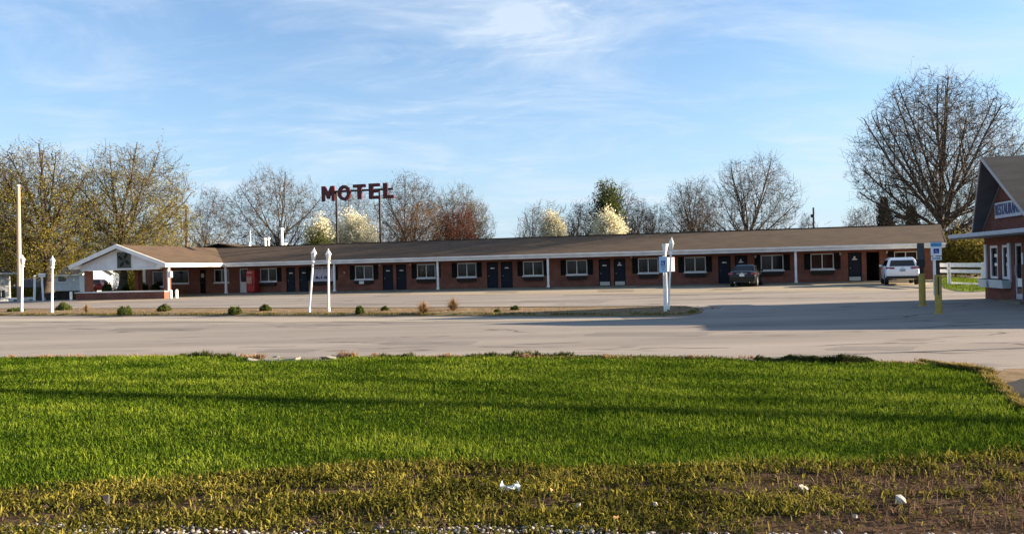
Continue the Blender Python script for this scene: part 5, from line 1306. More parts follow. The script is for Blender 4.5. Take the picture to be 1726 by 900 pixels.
tree('bare tree showing over the restaurant ridge', 1722, 1690, 1770, 222, 90, seed=127, trunk_r=.3, limbs=10, n=(9, 7, 4), m=M_bark_pale, leaf=('buds', L_grey, 2400, 0.056, .13), crownlow=4)
# blossom trees
for lab, px, pl, pr, pt, d, sd in (('wide cream blossom tree between the sign posts', 597, 560, 636, 366, 80, 131), ('cream blossom tree half green left of the sign post', 540, 512, 566, 372, 78, 133), ('small cream blossom tree above the middle right roof', 930, 910, 951, 360, 82, 137), ('round cream blossom tree below the green tree', 1023, 1000, 1051, 358, 72, 139)):
    tree(lab, px, pl, pr, pt, d, seed=sd, trunk_r=.14, fork=.16, limbs=14, n=(8, 7, 4), leaf=('blossom', L_blossom, 24000 if pr - pl > 60 else 15000, .105, .2), rmin=.007, crownlow=1.0, spread=(5, 70), name='blossom_tree', group='cream blossom trees behind the motel')
tree('dark green bush at the foot of the left blossom tree', 535, 516, 556, 388, 75, seed=149, trunk_r=.1, fork=.06, limbs=14, n=(8, 6, 4), leaf=('leaves', L_green, 5000, .09, .25), crownlow=.3, spread=(5, 75), name='green_bush', cat='bush')
tree('small dark green bush left of the round blossom tree', 1000, 986, 1014, 378, 78, seed=151, trunk_r=.1, fork=.06, limbs=12, n=(7, 6, 4), leaf=('leaves', L_green, 2500, .09, .2), crownlow=.3, spread=(5, 75), name='green_bush', cat='bush')
# scrub under the maple by the fence
for i, (px, pl, pr, pt, d, lab) in enumerate(((1612, 1585, 1640, 398, 62, 'olive scrub bush behind the left part of the rail fence'), (1645, 1618, 1680, 404, 60, 'olive brown scrub bush behind the restaurant corner'), (1625, 1575, 1690, 372, 74, 'taller brown thicket under the huge maple'))):
    tree(lab, px, pl, pr, pt, d, seed=160 + i, trunk_r=.1, fork=.05, limbs=16, n=(9, 7, 5), m=M_bark, leaf=('leaves', L_olive, 6000, .10, .35), crownlow=.1, spread=(5, 80), name='scrub_bush', cat='bush', group='scrub under the maple')
# conifer
def conifer(label, px, pl, pr, ptop, d, seed):
    b = at(px, 480, d); b.z = 0; top = at(px, ptop, d).z; rr = (at(pr, 400, d).x - at(pl, 400, d).x) / 2
    t = thing('conifer', label, 'tree', b, 0, 'trees behind the motel')
    MB().tube((0, 0, 0), (0, 0, top * .97), .22, .02, 8).build('trunk', M_bark, t)
    rs = np.random.default_rng(seed); r = random.Random(seed); pts = []
    for i in range(150):
        q = r.random(); z = top * (.15 + .85 * q); L = rr * (1.05 - q) * r.uniform(.6, 1.15); a = r.uniform(0, 6.283)
        for k in range(14):
            f = (k + r.random()) / 14; pts.append((math.cos(a) * L * f, math.sin(a) * L * f, z + L * f * .12 - f * f * L * .25))
    link('foliage', leaf_mesh('foliage', pts, .17, 13000, .13, rs, .3), blade_mat('conifer_needles', (0.012, 0.022, 0.010), (0.028, 0.042, 0.018), (0.055, 0.07, 0.03), 0.8, 0.15), t)
conifer('dark green conifer left of the huge maple above the roof', 1494, 1462, 1526, 336, 76, 171)
conifer('small dark conifer top between the big conifer and maple', 1540, 1520, 1562, 352, 80, 172)

# far tree line, one mass beyond the buildings
def treeline():
    rs = np.random.default_rng(9); n = 60000
    x = rs.uniform(-190, 150, n); y = 118 + rs.uniform(0, 26, n) + x * -0.12
    hh = 4.0 + 0.9 * np.sin(x * .11) + .6 * np.sin(x * .37 + 1) + np.where(x < -45, 3.0, 0)
    z = np.abs(rs.normal(0, .55, n)); z = np.where(z > 1.3, rs.uniform(0, 1, n), z) * hh
    p = np.stack([x, y, z], 1)
    return leaf_mesh('treeline', p, .22, 60000, .2, rs)
tl = link('treeline', treeline(), blade_mat('far_scrub', (0.04, 0.032, 0.02), (0.07, 0.054, 0.032), (0.10, 0.075, 0.042), 0.15, 0.2)); tag(tl, 'far brown line of leafless woods beyond the motel', kind='stuff')
def twig_mesh(name, p, ln, rs, ratio=.05, upness=1.2):
    n = len(p)
    d = rs.normal(0, 1, (n, 3)); d[:, 2] = np.abs(d[:, 2]) + upness; d /= np.linalg.norm(d, axis=1, keepdims=True)
    e = np.cross(d, rs.normal(0, 1, (n, 3))); e /= np.linalg.norm(e, axis=1, keepdims=True)
    L = ln * rs.uniform(.4, 1.5, (n, 1))
    v = np.stack([p - d * L, p + e * L * ratio, p + d * L, p - e * L * ratio], 1).reshape(-1, 3)
    return npmesh(name, v, np.arange(4 * n).reshape(-1, 4), {'tone': np.repeat(rs.uniform(.05, .95, n), 4)})
def thicket(name, label, x0, x1, y0, y1, hfun, n, seed, mtl, zoff=0.0, ln=.45, ratio=.05, leaves=0, leafm=None):
    rs = np.random.default_rng(seed)
    x = rs.uniform(x0, x1, n); y = rs.uniform(y0, y1, n)
    cl = np.sin(x * .9 + y) * np.sin(x * .37 + seed) * .25 + .8
    z = np.minimum(np.abs(rs.normal(0, .55, n)), 1.5) * hfun(x) * cl + zoff
    P = np.stack([x, y, z], 1)
    tag(link(name, twig_mesh(name, P, ln, rs, ratio), mtl), label, kind='stuff')
    if leaves: tag(link('bud_haze', leaf_mesh('bud_haze', P, .075, leaves, .3, rs), leafm), label.replace('twigs', 'buds'), kind='stuff')
thicket('undergrowth', 'olive brown twigs filling the space behind the left trees', -108, -48, 108, 126, lambda x: 10.5 + 2.4 * np.sin(x * .17) + 1.4 * np.sin(x * .5 + 2), 62000, 10, L_olive, -1.5, .7, .055, 56000, L_olive)
thicket('undergrowth', 'greenish brown twigs behind the office roof vents', -50, -19, 100, 112, lambda x: 6.0 + 1.2 * np.sin(x * .5), 19000, 14, L_brown, -.5, .5, .055, 11000, L_olive)
thicket('undergrowth', 'brown twigs behind the maroon shrub and tan tree', -20, -3.5, 92, 104, lambda x: 6.0 + 1.0 * np.sin(x * .7), 19000, 11, L_brown, 0, .5, .055, 7000, L_tan)
thicket('undergrowth', 'brown twigs between the two blossom trees and the flat topped tree', 1, 29, 94, 106, lambda x: 5.8 + .9 * np.sin(x * .8 + 1), 26000, 12, L_brown, 0, .5, .055, 8000, L_brown)
thicket('undergrowth', 'thin grey twigs behind the roof below the rounded tree', 28, 62, 104, 118, lambda x: 4.9 + .8 * np.sin(x * .6), 18000, 13, L_grey, 0, .45, .055, 4000, L_grey)
# ---------------------------------------------------------------- shrubs, clipped and on the island
L_box = blade_mat('clipped_leaves', (0.012, 0.024, 0.007), (0.028, 0.05, 0.012), (0.06, 0.085, 0.022), 3, 0.25)
L_isl = blade_mat('island_leaves', (0.03, 0.045, 0.012), (0.065, 0.085, 0.02), (0.12, 0.13, 0.035), 3, 0.25)
M_core = mat('shrub_core', (0.02, 0.03, 0.01))
def bush(name, label, g, wd, hh, mtl, seed, group, n=2200, size=.035, low=0.0):
    t = thing(name, label, 'bush', g, 0, group)
    rs = np.random.default_rng(seed)
    a = rs.normal(0, 1, (n, 3)); a /= np.linalg.norm(a, axis=1, keepdims=True); a[:, 2] = np.abs(a[:, 2])
    lump = 1 + .16 * np.sin(a[:, 0] * 5 + seed) * np.cos(a[:, 1] * 4 + seed * 2)
    rad = rs.uniform(.7, 1.0, (n, 1)) * lump[:, None]
    p = a * rad * np.array([[wd / 2, wd / 2 * .9, hh * .98]]) + np.array([[0, 0, low]])
    m_ = MB(); N_ = 10
    m_.lathe([(wd * .30, 0.0), (wd * .36, hh * .3), (wd * .28, hh * .6), (wd * .1, hh * .75)], 10, (0, 0, 0)); m_.build('stems', M_core, t)
    link('foliage', leaf_mesh('foliage', p, size, n, .012, rs), mtl, t)
    return t
for i, (px, pl, pr, pt, lab) in enumerate(((181, 173.5, 194, 475, 'clipped dark bush left of the sunlit trunk in the porch'), (212, 204, 221, 480, 'low clipped bush right of the sunlit trunk in the porch'), (241, 232, 251, 474.5, 'largest round clipped bush before the middle brick column'), (263, 255.5, 274, 477, 'round clipped bush below the porch window'))):
    d = MF.wld(MF.loc(G(px, 500)) * 1).y + 2.0; g = at(px, 497, d); g.z = 0.0
    hh = at(px, pt, d).z; wd = (pr - pl) * d / FPX
    bush('clipped_bush', lab, g, wd, hh, L_box, 200 + i, 'clipped bushes behind the porch wall', 3500, .045)
M_tuft = blade_mat('straw_blades', (0.17, 0.10, 0.05), (0.27, 0.17, 0.09), (0.38, 0.26, 0.15), 3, 0.3)
isl = [(28, 524.5, 30, 6, 'flat dark weed clump at the foot of the far left lamp post'), (107, 522.5, 24, 13, 'green bush right of the second left lamp post'), (210, 529.5, 26, 13.5, 'green bush at the kerb below the porch planter'), (277, 524.5, 23, 12, 'green bush right of the kerb bush below the porch'),
       (396, 528.5, 23, 12.5, 'green bush below the vending machine'), (447.5, 524, 19, 11, 'green bush below the window beside the vending machine'), (606, 528, 15, 12.5, 'bright green bush right of the upright lamp post'), (649, 523.5, 14, 7, 'small low dark bush left of the straw tufts'),
       (838, 526.5, 10, 4.5, 'tiny dark bush flat on the island right of the straw tufts'), (868, 522.5, 13, 7, 'last small dark bush on the island towards the right')]
for i, (px, py, wp, hp, lab) in enumerate(isl):
    g = G(px, py, .088); k = g.y / FPX
    bush('island_bush', lab, g, wp * k, hp * k, L_isl, 230 + i, 'small bushes planted on the island', 1500, .032)
def tuft(label, px, py, wp, hp, seed, n=700):
    g = G(px, py, .088); k = g.y / FPX; rs = np.random.default_rng(seed)
    t = thing('straw_tuft', label, 'grass tuft', g, 0, 'dry straw tufts on the island')
    L = hp * k * 1.1; a = rs.uniform(0, 2 * np.pi, n); s_ = np.abs(rs.normal(.25, .55, n)).clip(0, 1.35); ln = L * rs.uniform(.55, 1.1, n) * (1 + .25 * np.sin(a * 3 + seed)) * np.where(s_ > .8, wp / hp * .62, 1.0)
    b = np.stack([np.cos(a) * .05, np.sin(a) * .05, np.zeros(n)], 1) * rs.uniform(0, 1, (n, 1)) * wp * k
    dr = np.stack([np.cos(a) * np.sin(s_), np.sin(a) * np.sin(s_), np.cos(s_)], 1)
    mid = b + dr * ln[:, None] * .55; tip = b + dr * ln[:, None] + np.stack([np.cos(a), np.sin(a), np.zeros(n) - .4], 1) * (s_ * ln * .35)[:, None]
    sd = np.stack([-np.sin(a), np.cos(a), np.zeros(n)], 1) * .009
    v = np.stack([b - sd, b + sd, mid + sd, mid - sd, tip], 1).reshape(-1, 3); i0 = np.arange(n) * 5
    f = np.concatenate([np.stack([i0, i0 + 1, i0 + 2], 1), np.stack([i0, i0 + 2, i0 + 3], 1), np.stack([i0 + 3, i0 + 2, i0 + 4], 1)])
    link('blades', npmesh('blades', v, f, {'tone': np.repeat(rs.uniform(.1, .9, n), 5)}), M_tuft, t)
tuft('small reddish dry tuft left of the porch wall end', 146, 526.5, 12, 13, 1, 160)
tuft('wide dry straw tuft at the kerb left of the darker tuft', 714, 527.5, 27, 17, 2)
tuft('brown dry straw tuft set back right of the wide one', 763.5, 523, 26, 17, 3)

def island_growth():
    rs = np.random.default_rng(55); P = []
    for a, b in zip(isl_f[:-1], isl_f[1:]):
        k = int(2600 * (b - a).length / 10); t = rs.uniform(0, 1, k)
        P.append(np.stack([a.x + (b.x - a.x) * t, a.y + (b.y - a.y) * t + .02 + rs.uniform(0, .5, k)], 1))
    P = np.concatenate(P); gap = fbm(P[:, 0] * 2.2, P[:, 1] * 2, 31) > -.25; P = P[gap]
    o = blades('kerb_grass', P[:, 0], P[:, 1], .085 * rs.uniform(.4, 1.4, len(P)), .018 * rs.uniform(.7, 1.5, len(P)), .8, np.clip(rs.normal(.55, .25, len(P)), 0, 1), G_kerb, .05, 3, .6)
    tag(o, 'olive yellow grass growing along the island kerb', kind='stuff')
    n = 9000; x = rs.uniform(-27, 9, n); t = rs.uniform(0, 1, n)
    fx = np.array([p.x for p in isl_f]); fy = np.array([p.y for p in isl_f]); bx = np.array([p.x for p in isl_b[::-1]]); by = np.array([p.y for p in isl_b[::-1]])
    y0, y1 = np.interp(x, fx, fy) + .3, np.interp(x, bx, by) - .2; y = y0 + (y1 - y0) * t
    ok = (y1 > y0) & (fbm(x * 1.3, y * 1.5, 33) > .12) & (x < 7.2)
    o = blades('island_weeds', x[ok], y[ok], .06 * rs.uniform(.3, 1.6, ok.sum()), .014 * rs.uniform(.6, 1.5, ok.sum()), .9, rs.uniform(0, 1, ok.sum()), M_tuft, .088, 4, .8)
    tag(o, 'sparse dry weeds scattered over the island dirt', kind='stuff')
G_kerb = blade_mat('kerb_grass_blades', (0.05, 0.045, 0.012), (0.12, 0.10, 0.022), (0.20, 0.155, 0.045), 1.0, 0.3)
# ================================================================ LAWN
def inpoly(x, y, poly):
    ins = np.zeros(len(x), bool); n = len(poly); j = n - 1
    for i in range(n):
        xi, yi, xj, yj = poly[i][0], poly[i][1], poly[j][0], poly[j][1]
        c = ((yi > y) != (yj > y)) & (x < (xj - xi) * (y - yi) / (yj - yi + 1e-12) + xi)
        ins ^= c; j = i
    return ins
WB = [(-300, 848), (0, 832), (140, 822), (330, 812), (420, 803), (600, 790), (700, 788), (860, 790), (960, 798), (1100, 797), (1260, 790), (1400, 788), (1560, 782), (1650, 775), (1726, 764), (1900, 745)]
wb_w = [G(*p) for p in WB]; wbx = np.array([p.x for p in wb_w]); wby = np.array([p.y for p in wb_w])
M_soil = mat('lawn_soil', (0.016, 0.034, 0.004), (0.028, 0.042, 0.007), 3, 1.0, bump=0.6, bscale=25, spec=0.0)
M_verge = mat('verge_soil', (0.105, 0.068, 0.046), (0.034, 0.024, 0.016), 2.2, 1.0, bump=0.9, bscale=18, detail=9, spec=0.0)
lawn = sheet('lawn', lawn_poly, M_soil, 0.015, 'mown green lawn in the foreground')
sheet('verge', [(p.x, p.y - .04) for p in wb_w if -6.5 < p.x < 5.6] + [(5.4, 3.0), (5.4, -2), (-12, -2), (-12, 3.0)], M_verge, 0.02, 'bare weedy dirt verge in front of the lawn')
G_lawn = blade_mat('lawn_blades', (0.015, 0.037, 0.004), (0.080, 0.130, 0.010), (0.225, 0.270, 0.032), 0.55, 0.32)
G_weed = blade_mat('verge_weeds', (0.026, 0.030, 0.007), (0.118, 0.110, 0.019), (0.28, 0.235, 0.05), 1.4, 0.3)
G_dry = blade_mat('dry_stalks', (0.075, 0.042, 0.028), (0.14, 0.085, 0.055), (0.23, 0.155, 0.10), 2.0, 0.25)
def blades(name, x, y, L, wd, lean, tone, m, z0=.014, seed=0, curl=.5):
    rs = np.random.default_rng(seed); n = len(x)
    a = rs.uniform(0, 2 * np.pi, n); s_ = np.abs(rs.normal(0, lean, n)).clip(0, 1.45)
    b = np.stack([x, y, np.full(n, z0)], 1)
    dr = np.stack([np.cos(a) * np.sin(s_), np.sin(a) * np.sin(s_), np.cos(s_)], 1)
    mid = b + dr * (L * .55)[:, None]
    s2 = (s_ + curl * rs.uniform(.2, 1.3, n)).clip(0, 1.9)
    tip = mid + np.stack([np.cos(a) * np.sin(s2), np.sin(a) * np.sin(s2), np.cos(s2)], 1) * (L * .5)[:, None]
    tip[:, 2] = np.maximum(tip[:, 2], z0 + .004)
    tw = rs.uniform(0, 2 * np.pi, n)
    sd = np.stack([np.cos(tw), np.sin(tw), np.zeros(n)], 1) * (wd * .5)[:, None]
    v = np.stack([b - sd, b + sd, mid + sd * .9, mid - sd * .9, tip], 1).reshape(-1, 3); i0 = np.arange(n) * 5
    f = np.concatenate([np.stack([i0, i0 + 1, i0 + 2], 1), np.stack([i0, i0 + 2, i0 + 3], 1), np.stack([i0 + 3, i0 + 2, i0 + 4], 1)])
    return link(name, npmesh(name, v, f, {'tone': np.repeat(tone, 5)}), m)
def fbm(x, y, seed):
    r = random.Random(seed); v = 0
    for k in range(7):
        fx, fy, ph = r.uniform(-1, 1) * (1.3 ** k), r.uniform(-1, 1) * (1.3 ** k), r.uniform(0, 6.28)
        v = v + np.sin(x * fx * 1.7 + y * fy * 2.6 + ph) / (1.15 ** k)
    return v / 4.2
rs = np.random.default_rng(77)
n = 1150000
yy = rs.uniform(5.5, 18.8, n); xx = rs.uniform(-1, 1, n) * (.78 * yy + 1.2)
wgt = (xx.__abs__() <= .78 * yy + 1.2)
acc = rs.uniform(0, 1, n) < np.clip((7.0 / yy) ** 1.0, 0, 1) * (.78 * yy + 1.2) / 16.0 * 1.0
ok = acc & inpoly(xx, yy, lawn_poly) & (yy > np.interp(xx, wbx, wby) + .06 * np.sin(xx * 9) + .05 * np.sin(xx * 23) + rs.normal(0, .05, n))
xx, yy = xx[ok], yy[ok]
f_ = fbm(xx, yy, 4)
band = np.sin((yy * .96 + xx * .27) * 2 * math.pi / 1.05 + .6 * f_)     # faint mower rows
clump = fbm(xx * 6.5, yy * 6.5, 15)
tone = np.clip(.46 + .20 * rs.normal(0, 1, len(xx)) + .20 * f_ + .22 * clump + .08 * band, 0, 1)
o = blades('lawn_grass', xx, yy, .043 * rs.uniform(.5, 1.4, len(xx)) * np.clip(1 + .40 * f_ + .28 * clump, .6, 1.9), .0056 * (yy / 7) ** .7 * rs.uniform(.7, 1.4, len(xx)), .55, tone, G_lawn, seed=5)
tag(o, 'short bright green grass blades of the foreground lawn', kind='stuff')
print('lawn blades', len(xx))
# verge: low mixed weeds, thinning into bare soil at the right
n = 150000
yy = rs.uniform(4.55, 7.4, n); xx = rs.uniform(-1, 1, n) * (.78 * yy + .8)
wbl = np.interp(xx, wbx, wby)
bare = np.clip((xx - 1.35 + .5 * np.sin(yy * 7)) / 1.0, 0, 1) * np.clip((6.0 - yy) / .5, 0, 1)
f_ = fbm(xx * 1.8, yy * 2.4, 8)
clw = fbm(xx * 8, yy * 8, 41)
dens = np.clip(.56 + .5 * f_ + .55 * clw - .72 * bare - .30 * np.clip((4.95 - yy) / .2, 0, 1), .05, 1)
ok = (yy < wbl + .10 + rs.normal(0, .05, n)) & (rs.uniform(0, 1, n) < dens) & (xx < 5.2)
X, Y = xx[ok], yy[ok]
tone = np.clip(.48 + .27 * rs.normal(0, 1, len(X)) + .24 * fbm(X * 1.5, Y * 2, 12) + .2 * fbm(X * 9, Y * 9, 43), 0, 1)
o = blades('verge_weeds', X, Y, .05 * rs.uniform(.5, 1.6, len(X)), .009 * rs.uniform(.6, 1.7, len(X)), .9, tone, G_weed, .02, 6, .9)
tag(o, 'scruffy olive and yellow weeds along the near verge', kind='stuff')
n = 120000
yy = rs.uniform(4.5, 7.4, n); xx = rs.uniform(-1, 1, n) * (.78 * yy + .8)
bare = np.clip((xx - 1.35 + .5 * np.sin(yy * 7)) / 1.0, 0, 1) * np.clip((6.0 - yy) / .5, 0, 1)
ok = (yy < np.interp(xx, wbx, wby) + .06 + rs.normal(0, .05, n)) & (xx < 5.2) & (rs.uniform(0, 1, n) < np.clip(.42 + .45 * fbm(xx * 1.8, yy * 2.4, 8) + .6 * fbm(xx * 8, yy * 8, 41) - .48 * bare, .02, .95)) & (yy > 4.62)
X, Y = xx[ok], yy[ok]; k = len(X)
lf = leaf_mesh('verge_leaves', np.stack([X, Y, .022 + np.abs(rs.normal(0, .018, k))], 1), .0125, int(k * 1.0), .006, rs, .25)
tag(link('verge_leaves', lf, G_weed), 'small curled leaves of low weeds covering the verge', kind='stuff'); print('verge leaves', k)
n = 26000
yy = rs.uniform(4.5, 7.2, n); xx = rs.uniform(-1, 1, n) * (.78 * yy + .8)
bare = np.clip((xx - 1.5) / 1.2, 0, 1) * np.clip((6.05 - yy) / .5, 0, 1)
f_ = fbm(xx * 2.2, yy * 2.9, 21)
ok = (yy < np.interp(xx, wbx, wby) + .02) & (rs.uniform(0, 1, n) < np.clip(.22 + .35 * f_ + .8 * bare, .04, 1)) & (xx < 5.2)
X, Y = xx[ok], yy[ok]
o = blades('dry_grass', X, Y, .06 * rs.uniform(.4, 1.5, len(X)), .006 * rs.uniform(.6, 1.6, len(X)), 1.15, rs.uniform(0, 1, len(X)), G_dry, .021, 7, .7)
tag(o, 'dead straw and dry stalks over the bare dirt verge', kind='stuff')
# ragged weeds along the road edge
def edge_weeds(name, segs, mtl, n, L, seed, label, wd=.010):
    r = np.random.default_rng(seed); P = []
    for (a, b, off, dp) in segs:
        ga, gb = G(*a), G(*b); k = int(n * abs(b[0] - a[0]) / sum(abs(q[1][0] - q[0][0]) for q in segs)); t = r.uniform(0, 1, k)
        t = np.clip(t + .04 * np.sin(t * 31 + seed), 0, 1)
        P.append(np.stack([ga.x + (gb.x - ga.x) * t, ga.y + (gb.y - ga.y) * t + off + r.normal(0, dp, k)], 1))
    P = np.concatenate(P)
    hh = L * r.uniform(.3, 1.3, len(P)) * (1 + .5 * np.sin(P[:, 0] * 6.1) * np.sin(P[:, 0] * 2.3 + 1))
    o = blades(name, P[:, 0], P[:, 1], np.maximum(hh, .02), wd * r.uniform(.6, 1.6, len(P)), .6, r.uniform(0, 1, len(P)), mtl, .014, seed, .6)
    return tag(o, label, kind='stuff')
G_dark = blade_mat('dark_edge_weeds', (0.02, 0.032, 0.010), (0.05, 0.065, 0.02), (0.12, 0.105, 0.045), 2.5, 0.25)
edge_weeds('edge_weeds', [((1275, 609), (1475, 611.5), .02, .10)], G_dark, 5600, .10, 31, 'dark weedy clump along the road edge at right', .014)
edge_weeds('edge_weeds', [((780, 602), (965, 601), .0, .07), ((640, 602.5), (700, 602.5), .0, .06), ((300, 600.5), (395, 603), .02, .06)], G_dark, 4200, .085, 32, 'low dark weeds along the middle of the road edge', .012)
edge_weeds('edge_straw', [((0, 604), (300, 601), .03, .07), ((600, 602.5), (1270, 606), .03, .07), ((1475, 612), (1640, 619), .03, .07)], M_tuft, 5200, .05, 33, 'thin dry straw lining the lawn edge', .010)
G_yel = blade_mat('yellow_weeds', (0.11, 0.09, 0.022), (0.22, 0.17, 0.05), (0.36, 0.27, 0.10), 2.5, 0.3)
edge_weeds('edge_straw', [((1560, 613), (1668, 630), .03, .10), ((1660, 632), (1730, 692), .0, .09)], G_yel, 6000, .07, 34, 'yellow dry weeds at the lawn corner by the driveway', .011)
edge_weeds('edge_straw', [((402, 603), (440, 607), .1, .05), ((570, 604), (600, 603), .05, .05)], M_tuft, 900, .10, 35, 'straw tufts beside the broken road edge', .010)
island_growth()
# grass behind the rail fence
fg = [G(1592, 486.5), G(1612, 491), G(1640, 492.5), G(1661, 491), (30, 40), (36, 62), G(1588, 476), G(1588, 480)]
sheet('fence_lawn', [(p[0], p[1]) for p in fg], mat('fence_lawn_green', (0.05, 0.095, 0.014), (0.10, 0.15, 0.025), 1.2, 0.95, bump=1.0, bscale=12), 0.013, 'bright green lawn under the white rail fence')
fp = [(p[0], p[1]) for p in fg]
n = 60000; xx = rs.uniform(18, 36, n); yy = rs.uniform(32, 60, n); ok = inpoly(xx, yy, fp); xx, yy = xx[ok], yy[ok]
o = blades('fence_grass', xx, yy, .09 * rs.uniform(.5, 1.4, len(xx)), .02 * rs.uniform(.7, 1.4, len(xx)), .7, np.clip(.55 + .2 * rs.normal(0, 1, len(xx)), 0, 1), G_lawn, seed=9)
tag(o, 'green grass blades beyond the motel end by the fence', kind='stuff')

# gravel at the lower edge
def stones(name, pts, sizes, m, seed, label):
    rs = np.random.default_rng(seed)
    base = np.array([(1, 0, 0), (-1, 0, 0), (0, 1, 0), (0, -1, 0), (0, 0, .75), (0, 0, -.5), (.62, .62, .4), (-.62, .62, .35), (-.6, -.6, .42), (.6, -.6, .38)], float)
    tri = []
    bm = bmesh.new()
    for p in base: bm.verts.new(p)
    h = bmesh.ops.convex_hull(bm, input=bm.verts[:]); bm.verts.index_update()
    bmesh.ops.triangulate(bm, faces=bm.faces[:]); bm.verts.ensure_lookup_table()
    tri = np.array([[v.index for v in f.verts] for f in bm.faces]); bb = np.array([v.co for v in bm.verts]); bm.free()
    n = len(pts); k = len(bb)
    v = bb[None] * rs.uniform(.72, 1.25, (n, k, 1)) * sizes[:, None, None]
    a = rs.uniform(0, 6.28, n); c, s = np.cos(a)[:, None], np.sin(a)[:, None]
    x = v[:, :, 0] * c - v[:, :, 1] * s; y = v[:, :, 0] * s + v[:, :, 1] * c
    V = np.stack([x + pts[:, 0:1], y + pts[:, 1:2], v[:, :, 2] + pts[:, 2:3]], 2).reshape(-1, 3)
    F = (tri[None] + (np.arange(n) * k)[:, None, None]).reshape(-1, 3)
    o = link(name, npmesh(name, V, F), m); return tag(o, label, kind='stuff')
M_grav = mat('pale_gravel', (0.33, 0.30, 0.265), (0.15, 0.135, 0.12), 45, 0.9)
n = 9000; gx = rs.uniform(-5.5, 4.5, n); gy = rs.uniform(4.1, 5.1, n)
gb_ = [G(*p) for p in ((-300, 889), (0, 892), (180, 891), (370, 894), (420, 904), (590, 902), (640, 896), (860, 894.5), (1010, 895), (1060, 906), (1700, 909), (1900, 910))]
keep = gy < np.interp(gx, [p.x for p in gb_], [p.y for p in gb_]) + .012 * np.sin(gx * 17) + rs.normal(0, .02, n)
gx, gy = gx[keep], gy[keep]
stones('gravel', np.stack([gx, gy, np.full(len(gx), .03)], 1), rs.uniform(.005, .021, len(gx)) * rs.uniform(.7, 1.2, len(gx)), M_grav, 3, 'pale crushed stone gravel along the bottom edge')
# broken kerb pieces at the road edge
M_chunk = mat('broken_concrete', (0.34, 0.31, 0.25), (0.22, 0.2, 0.165), 8, 0.9)
def chunk(name, label, cat, px, py, sx_, sy_, sz_, m, seed, group=None, z=.015):
    r = random.Random(seed); g = G(px, py); g.z = z
    bm = bmesh.new()
    for i in range(14):
        a = r.uniform(0, 6.28); q = r.uniform(.6, 1); bm.verts.new((math.cos(a) * sx_ * q, math.sin(a) * sy_ * q, r.choice((-.2, r.uniform(.3, 1))) * sz_))
    bmesh.ops.convex_hull(bm, input=bm.verts[:])
    for v in [v for v in bm.verts if not v.link_faces]: bm.verts.remove(v)
    me = bpy.data.meshes.new(name); bm.to_mesh(me); bm.free()
    o = link(name, me, m); o.location = g; o.rotation_euler = (0, 0, r.uniform(-.3, .3))
    return tag(o, label, cat, group)
CH = [(427, 609.5, .12, 'broken concrete chunk, leftmost of the row at the road edge'), (459, 609.5, .14, 'long concrete chunk second from the left at the road edge'), (494, 608.8, .15, 'flat concrete chunk near the middle of the broken road edge'), (487, 607.6, .07, 'small concrete lump behind the flat chunk'), (553, 607, .13, 'upright concrete chunk right of the dirt gap'), (569, 603.5, .16, 'rightmost concrete chunk against the dark grass'), (465, 603.5, .06, 'small white stone set back on the road edge')]
for i, (px, py, s_, lab) in enumerate(CH): chunk('concrete_chunk', lab, 'rubble', px, py, s_ * 1.5, s_ * .55, s_ * .55, M_chunk, 40 + i, 'broken concrete pieces at the lawn edge')
sheet('bare_dirt', [(p.x, p.y) for p in (G(420, 609.5), G(455, 610.5), G(520, 610), G(560, 609), G(572, 605.5), G(540, 602.5), G(480, 602.5), G(440, 604))], mat('grey_dirt', (0.16, 0.13, 0.105), (0.23, 0.19, 0.15), 4, .95, bump=.5), 0.019, 'bare dirt gap at the road edge')
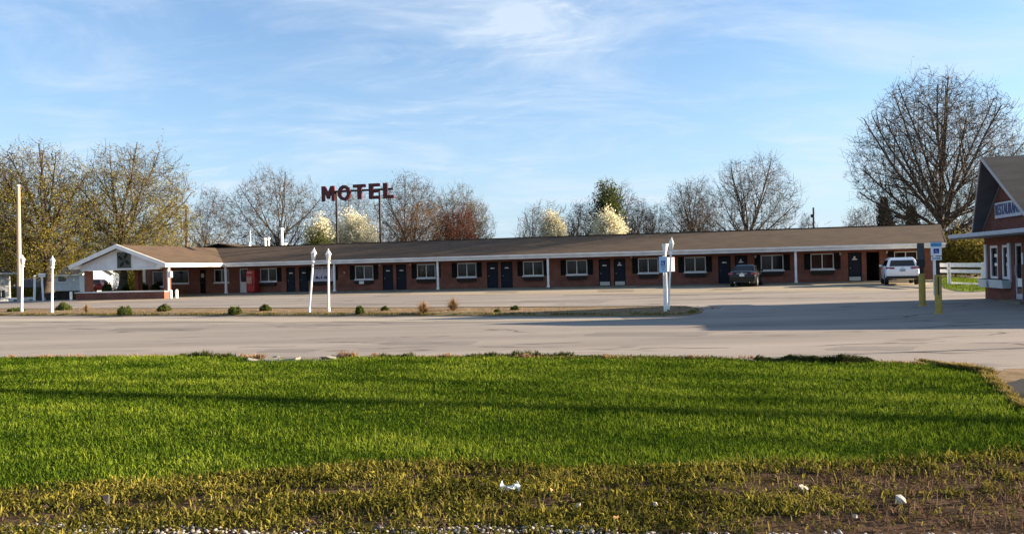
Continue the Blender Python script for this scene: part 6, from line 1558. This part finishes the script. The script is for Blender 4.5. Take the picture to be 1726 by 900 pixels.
# litter and pale stones on the verge
M_paper = mat('litter_paper', (0.72, 0.76, 0.74), (0.6, 0.66, 0.64), 14, 0.8)
g = G(860, 834)
rp = random.Random(4); vs, fs = [], []
for j in range(6):
    for i in range(8):
        u, v = i / 7 - .5, j / 5 - .5
        k = 1 - .35 * abs(u) * abs(v) * 4 * rp.uniform(.4, 1)
        vs.append((u * .16 * k + rp.uniform(-.006, .006), v * .09 * k + rp.uniform(-.006, .006), .018 + .032 * math.sin(u * 5 + v * 3) * math.cos(v * 6) + rp.uniform(-.009, .009) + .03 * v))
fs = [(j * 8 + i, j * 8 + i + 1, j * 8 + i + 9, j * 8 + i + 8) for j in range(5) for i in range(7)]
me = bpy.data.meshes.new('paper_scrap'); me.from_pydata(vs, [], fs); o = link('paper_scrap', me, M_paper); o.location = (g.x, g.y, .035); tag(o, 'crumpled white paper scrap lying on the verge', 'litter')
md = o.modifiers.new('thickness', 'SOLIDIFY'); md.thickness = .002
M_ston = mat('white_stone', (0.5, 0.46, 0.4), (0.38, 0.35, 0.3), 20, .8)
M_tanleaf = mat('dead_leaf', (0.42, 0.24, 0.11), (0.3, 0.17, 0.08), 20, .8)
for i, (px, py, s_, lab) in enumerate(((974, 863, .02, 'small white pebble below the paper scrap'), (1351, 833, .022, 'left of two white pebbles side by side on the verge'), (1359, 835, .02, 'right of two white pebbles side by side on the verge'), (1518, 856, .034, 'white angular stone on the bare brown dirt'), (1442, 882, .016, 'tiny pale pebble below the angular stone'), (1105, 862, .018, 'grey pebble on the verge between paper scrap and white pebbles'))):
    chunk('pebble', lab, 'stone', px, py, s_ * 1.2, s_, s_ * 1.3, M_ston, 60 + i, 'pale stones on the verge', .045)
M_rock = mat('dark_rock', (0.04, 0.036, 0.036))
chunk('dark_rock', 'black lump half hidden in the weeds at left', 'stone', 178, 857, .035, .03, .085, M_rock, 71, None, .03)
for i, (px, py, lab) in enumerate(((76, 868, 'curled tan dead leaf near the left bottom corner'), (931, 840, 'orange dead leaf right of the paper scrap'), (955, 849, 'second orange dead leaf lower right of the paper scrap'), (1040, 887, 'tan dead leaf near the bottom edge'), (812, 829, 'tan dead leaf left of the paper scrap'))):
    g = G(px, py); m_ = MB()
    vs = [(-.03, 0, .0), (0, -.02, .022), (.035, .0, .008), (0, .02, .026), (0, 0, .004)]
    me = bpy.data.meshes.new('dead_leaf'); me.from_pydata(vs, [], [(0, 1, 4), (1, 2, 4), (2, 3, 4), (3, 0, 4)]); o = link('dead_leaf', me, M_tanleaf); o.location = (g.x, g.y, .05); o.rotation_euler = (.2, .1, i * 1.3)
    tag(o, lab, 'leaf', 'dead leaves on the verge')
